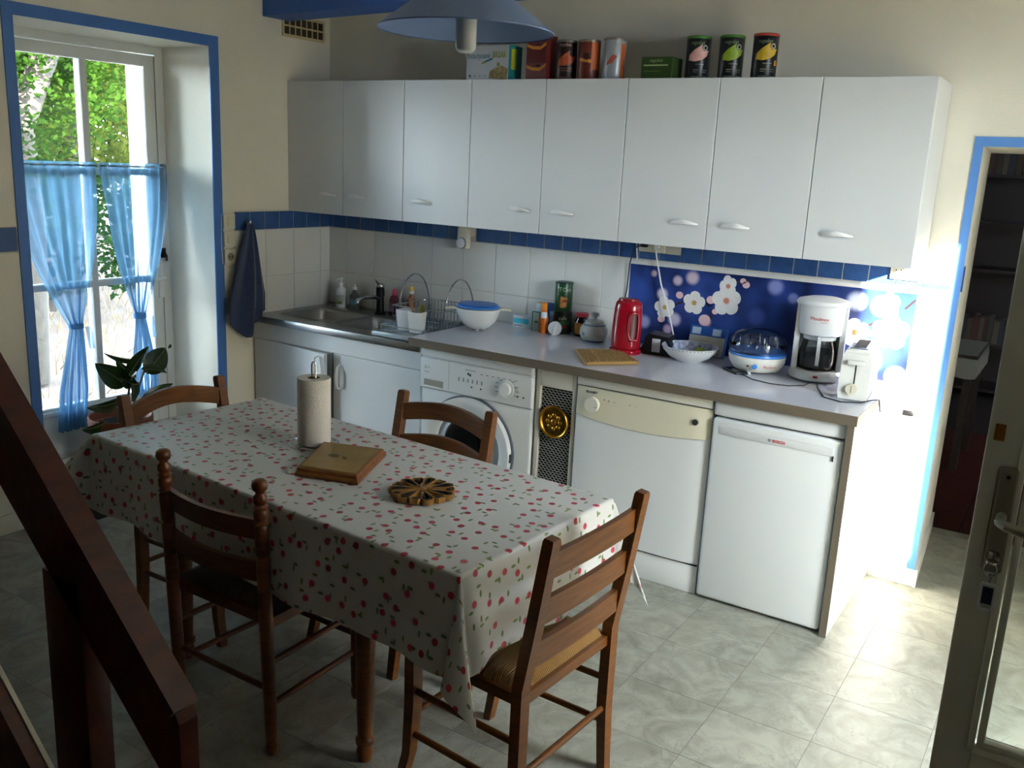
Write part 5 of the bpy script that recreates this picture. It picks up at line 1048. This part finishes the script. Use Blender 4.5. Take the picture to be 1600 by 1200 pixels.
for (y0, y1, z1) in ((-1.34, -1.31, .55), (-1.32, -1.225, .6), (-1.38, -1.37, .45), (-1.42, -1.47, .38), (-1.3, -1.265, .43)): O('stem', B().tube([(.0, y0 + 1.36, .34), (.01, (y0 + y1) / 2 + 1.36, (z1 + .34) / 2), (.02, y1 + 1.36, z1)], .006, 7), m_stem, pl)
O('support_stick', B().cyl((-.01, .18 - .02, .34), (-.01, .19, .52), .003, 6), M('grey_stick', '5a5a52', .6), pl)
# ================================================================ OUTSIDE
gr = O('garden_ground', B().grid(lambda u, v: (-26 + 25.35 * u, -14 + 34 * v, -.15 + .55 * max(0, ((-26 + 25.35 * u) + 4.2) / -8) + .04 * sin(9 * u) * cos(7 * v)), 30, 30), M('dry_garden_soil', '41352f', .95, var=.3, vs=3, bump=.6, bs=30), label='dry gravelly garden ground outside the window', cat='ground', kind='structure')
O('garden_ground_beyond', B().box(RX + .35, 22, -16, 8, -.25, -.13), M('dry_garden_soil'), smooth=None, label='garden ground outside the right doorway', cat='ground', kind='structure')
# unseen low wall, added to stop the sun beam short of the floor
gw = T('sun_blocker_wall', 'low unseen wall added outside the right doorway to block the sun', 'light blocker', (6.05, 0, -.13)); O('wall_body', B().box(0, .25, -9, 2, 0, 1.44), M('render_beige', 'b5a88e', .9, var=.1, vs=2), gw, None); O('coping', B().box(-.03, .28, -9, 2, 1.44, 1.47), M('coping_stone', 'a39b8a', .8), gw, None)
bh = T('sky_blocker_wall', 'tall unseen wall added outside the right doorway to block sky light', 'barn', (8, 0, -.13)); O('wall_body', B().box(0, .6, -2.7, 7, 0, 3.0), M('blocker_stone', '7d7264', .95, var=.2, vs=3, bump=.8, bs=12), bh, None); O('blocker_cap', B().box(-.15, .8, -2.8, 7.1, 3.0, 3.12), M('blocker_tiles', '6a3f2c', .9), bh, None)  # added out of view to keep low sky light off the left wall
# dry grass tufts on the bank
random.seed(3)
b = B()
for i in range(2600):
    x = random.uniform(-7.5, -1.3); y = random.uniform(-1.2, 4.5); z = -.15 + .55 * max(0, (x + 4.2) / -8)
    h = random.uniform(.05, .22); a = random.uniform(0, 6.28); l_ = random.uniform(-.1, .1); w = .006
    b.flat([(x - w * cos(a), y - w * sin(a), z - .03), (x + w * cos(a), y + w * sin(a), z - .03), (x + l_, y + l_ * .6, z + h)])
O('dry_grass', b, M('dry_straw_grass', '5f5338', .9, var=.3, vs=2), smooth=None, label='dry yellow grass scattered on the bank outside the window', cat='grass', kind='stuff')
def leaf_mat(name, c):
    m = bpy.data.materials.new(name); m.use_nodes = True; n = m.node_tree.nodes; l = m.node_tree.links; n.remove(n['Principled BSDF']); out = n['Material Output']
    oi = n.new('ShaderNodeNewGeometry'); nz = n.new('ShaderNodeTexNoise'); nz.inputs['Scale'].default_value = 3; l.new(oi.outputs['Position'], nz.inputs[0]); rp = n.new('ShaderNodeValToRGB'); l.new(nz.outputs[0], rp.inputs[0]); rp.color_ramp.elements[0].position = .35; rp.color_ramp.elements[1].position = .65
    rp.color_ramp.elements[0].color = lin(c[0]); rp.color_ramp.elements[1].color = lin(c[1])
    d = n.new('ShaderNodeBsdfDiffuse'); t_ = n.new('ShaderNodeBsdfTranslucent'); mx = n.new('ShaderNodeMixShader'); mx.inputs[0].default_value = .5
    l.new(rp.outputs[0], d.inputs[0]); l.new(rp.outputs[0], t_.inputs[0]); l.new(d.outputs[0], mx.inputs[1]); l.new(t_.outputs[0], mx.inputs[2]); l.new(mx.outputs[0], out.inputs[0]); return m
m_bark = M('grey_bark', '332d26', .9, var=.25, vs=12, bump=.8, bs=30)
def tree(name, label, loc, trunk, blobs, nleaf, ls, mat):
    t = T(name, label, 'tree' if 'tree' in name else 'shrub', loc)
    b = B()
    for pts, r in trunk: b.tube(pts, r, 9, scale=[1 - .6 * i / (len(pts) - 1) for i in range(len(pts))])
    O('trunk', b, m_bark, t, 60)
    b = B(); tot = sum(q[3] ** 2 for q in blobs)
    for (x, y, z, r) in blobs:
        for i in range(int(nleaf * r * r / tot)):
            v = Vector((random.gauss(0, 1), random.gauss(0, 1), random.gauss(0, 1))).normalized() * r * random.uniform(.35, 1.0)
            p = Vector((x, y, z)) + v; d = Vector((random.gauss(0, 1), random.gauss(0, 1), random.gauss(0, .7))).normalized(); e = d.orthogonal().normalized(); s_ = ls * random.uniform(.6, 1.3)
            b.flat([p, p + d * s_ * .5 + e * s_ * .28, p + d * s_, p + d * s_ * .5 - e * s_ * .28])
    O('foliage', b, mat, t, None, kind='stuff')
    return t
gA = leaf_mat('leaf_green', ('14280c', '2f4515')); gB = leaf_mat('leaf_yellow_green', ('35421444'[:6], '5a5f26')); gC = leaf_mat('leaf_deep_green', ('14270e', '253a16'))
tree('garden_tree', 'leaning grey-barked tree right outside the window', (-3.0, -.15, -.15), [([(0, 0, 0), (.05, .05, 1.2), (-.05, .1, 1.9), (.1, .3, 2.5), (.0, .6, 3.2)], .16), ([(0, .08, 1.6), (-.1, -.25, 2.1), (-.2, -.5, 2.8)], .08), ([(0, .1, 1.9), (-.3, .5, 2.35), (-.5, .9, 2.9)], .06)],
     [(.1, -.2, 2.45, .5), (-.2, .35, 2.6, .55), (.0, .55, 2.1, .38), (-.5, .9, 2.5, .5), (.2, -.5, 2.2, .35), (-.2, .1, 3.1, .6), (0, .9, 2.95, .5), (-.6, .5, 1.9, .35), (.1, -.1, 1.7, .4), (.2, -.9, 2.9, .6), (0, 0, 3.7, .8), (-.3, .9, 3.6, .8), (.3, -.8, 3.6, .7), (.8, -.2, 3.3, .6), (.7, .6, 3.1, .5)], 24000, .056, gA)  # highest leaf clumps added to hold back sky light at the window
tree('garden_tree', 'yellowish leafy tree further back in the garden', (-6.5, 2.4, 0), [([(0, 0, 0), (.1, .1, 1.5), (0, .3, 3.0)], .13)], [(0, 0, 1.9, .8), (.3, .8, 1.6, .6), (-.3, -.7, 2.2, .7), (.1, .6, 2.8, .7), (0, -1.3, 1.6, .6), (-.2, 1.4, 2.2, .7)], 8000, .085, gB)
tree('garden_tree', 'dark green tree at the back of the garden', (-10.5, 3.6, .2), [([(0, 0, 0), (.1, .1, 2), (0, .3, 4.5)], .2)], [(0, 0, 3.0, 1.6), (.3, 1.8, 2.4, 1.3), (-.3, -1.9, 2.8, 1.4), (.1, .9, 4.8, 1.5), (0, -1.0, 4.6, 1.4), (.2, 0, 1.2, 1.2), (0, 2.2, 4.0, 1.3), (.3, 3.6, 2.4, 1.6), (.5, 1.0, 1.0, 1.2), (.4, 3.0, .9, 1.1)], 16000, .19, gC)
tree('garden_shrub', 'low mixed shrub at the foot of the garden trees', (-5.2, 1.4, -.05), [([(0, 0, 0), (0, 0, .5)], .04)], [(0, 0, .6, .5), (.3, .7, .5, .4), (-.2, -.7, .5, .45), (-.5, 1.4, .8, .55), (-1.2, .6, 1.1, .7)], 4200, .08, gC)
tree('garden_tree', 'broad canopy tree added over the garden to block sky light', (-4.6, -3.6, -.15), [([(0, 0, 0), (.1, .2, 1.6), (.2, .8, 3.0), (.4, 1.6, 4.2)], .2), ([(.15, .5, 2.4), (-.6, 2.2, 3.6), (-.8, 4.2, 4.3)], .09), ([(.2, .7, 2.8), (1.2, 2.0, 3.7), (1.8, 3.2, 4.2)], .08)],
     [(.3, 1.2, 4.2, 1.4), (1.6, 2.6, 4.1, 1.3), (-.6, 3.2, 4.3, 1.4), (1.5, 4.6, 4.2, 1.3), (-.5, 5.6, 4.4, 1.4), (2.2, 1.0, 4.0, 1.1), (-2.2, 4.4, 4.5, 1.4), (-2.3, 1.8, 4.4, 1.3), (.6, 7.0, 4.4, 1.3), (2.4, 2.0, 3.9, .9), (2.3, 3.6, 4.0, .9), (-3.6, 3.2, 3.4, 1.5), (-3.4, 6.2, 3.6, 1.6)], 13500, .27, gC)  # dense canopy added overhead to shade the ground and dim the window
flush_text()
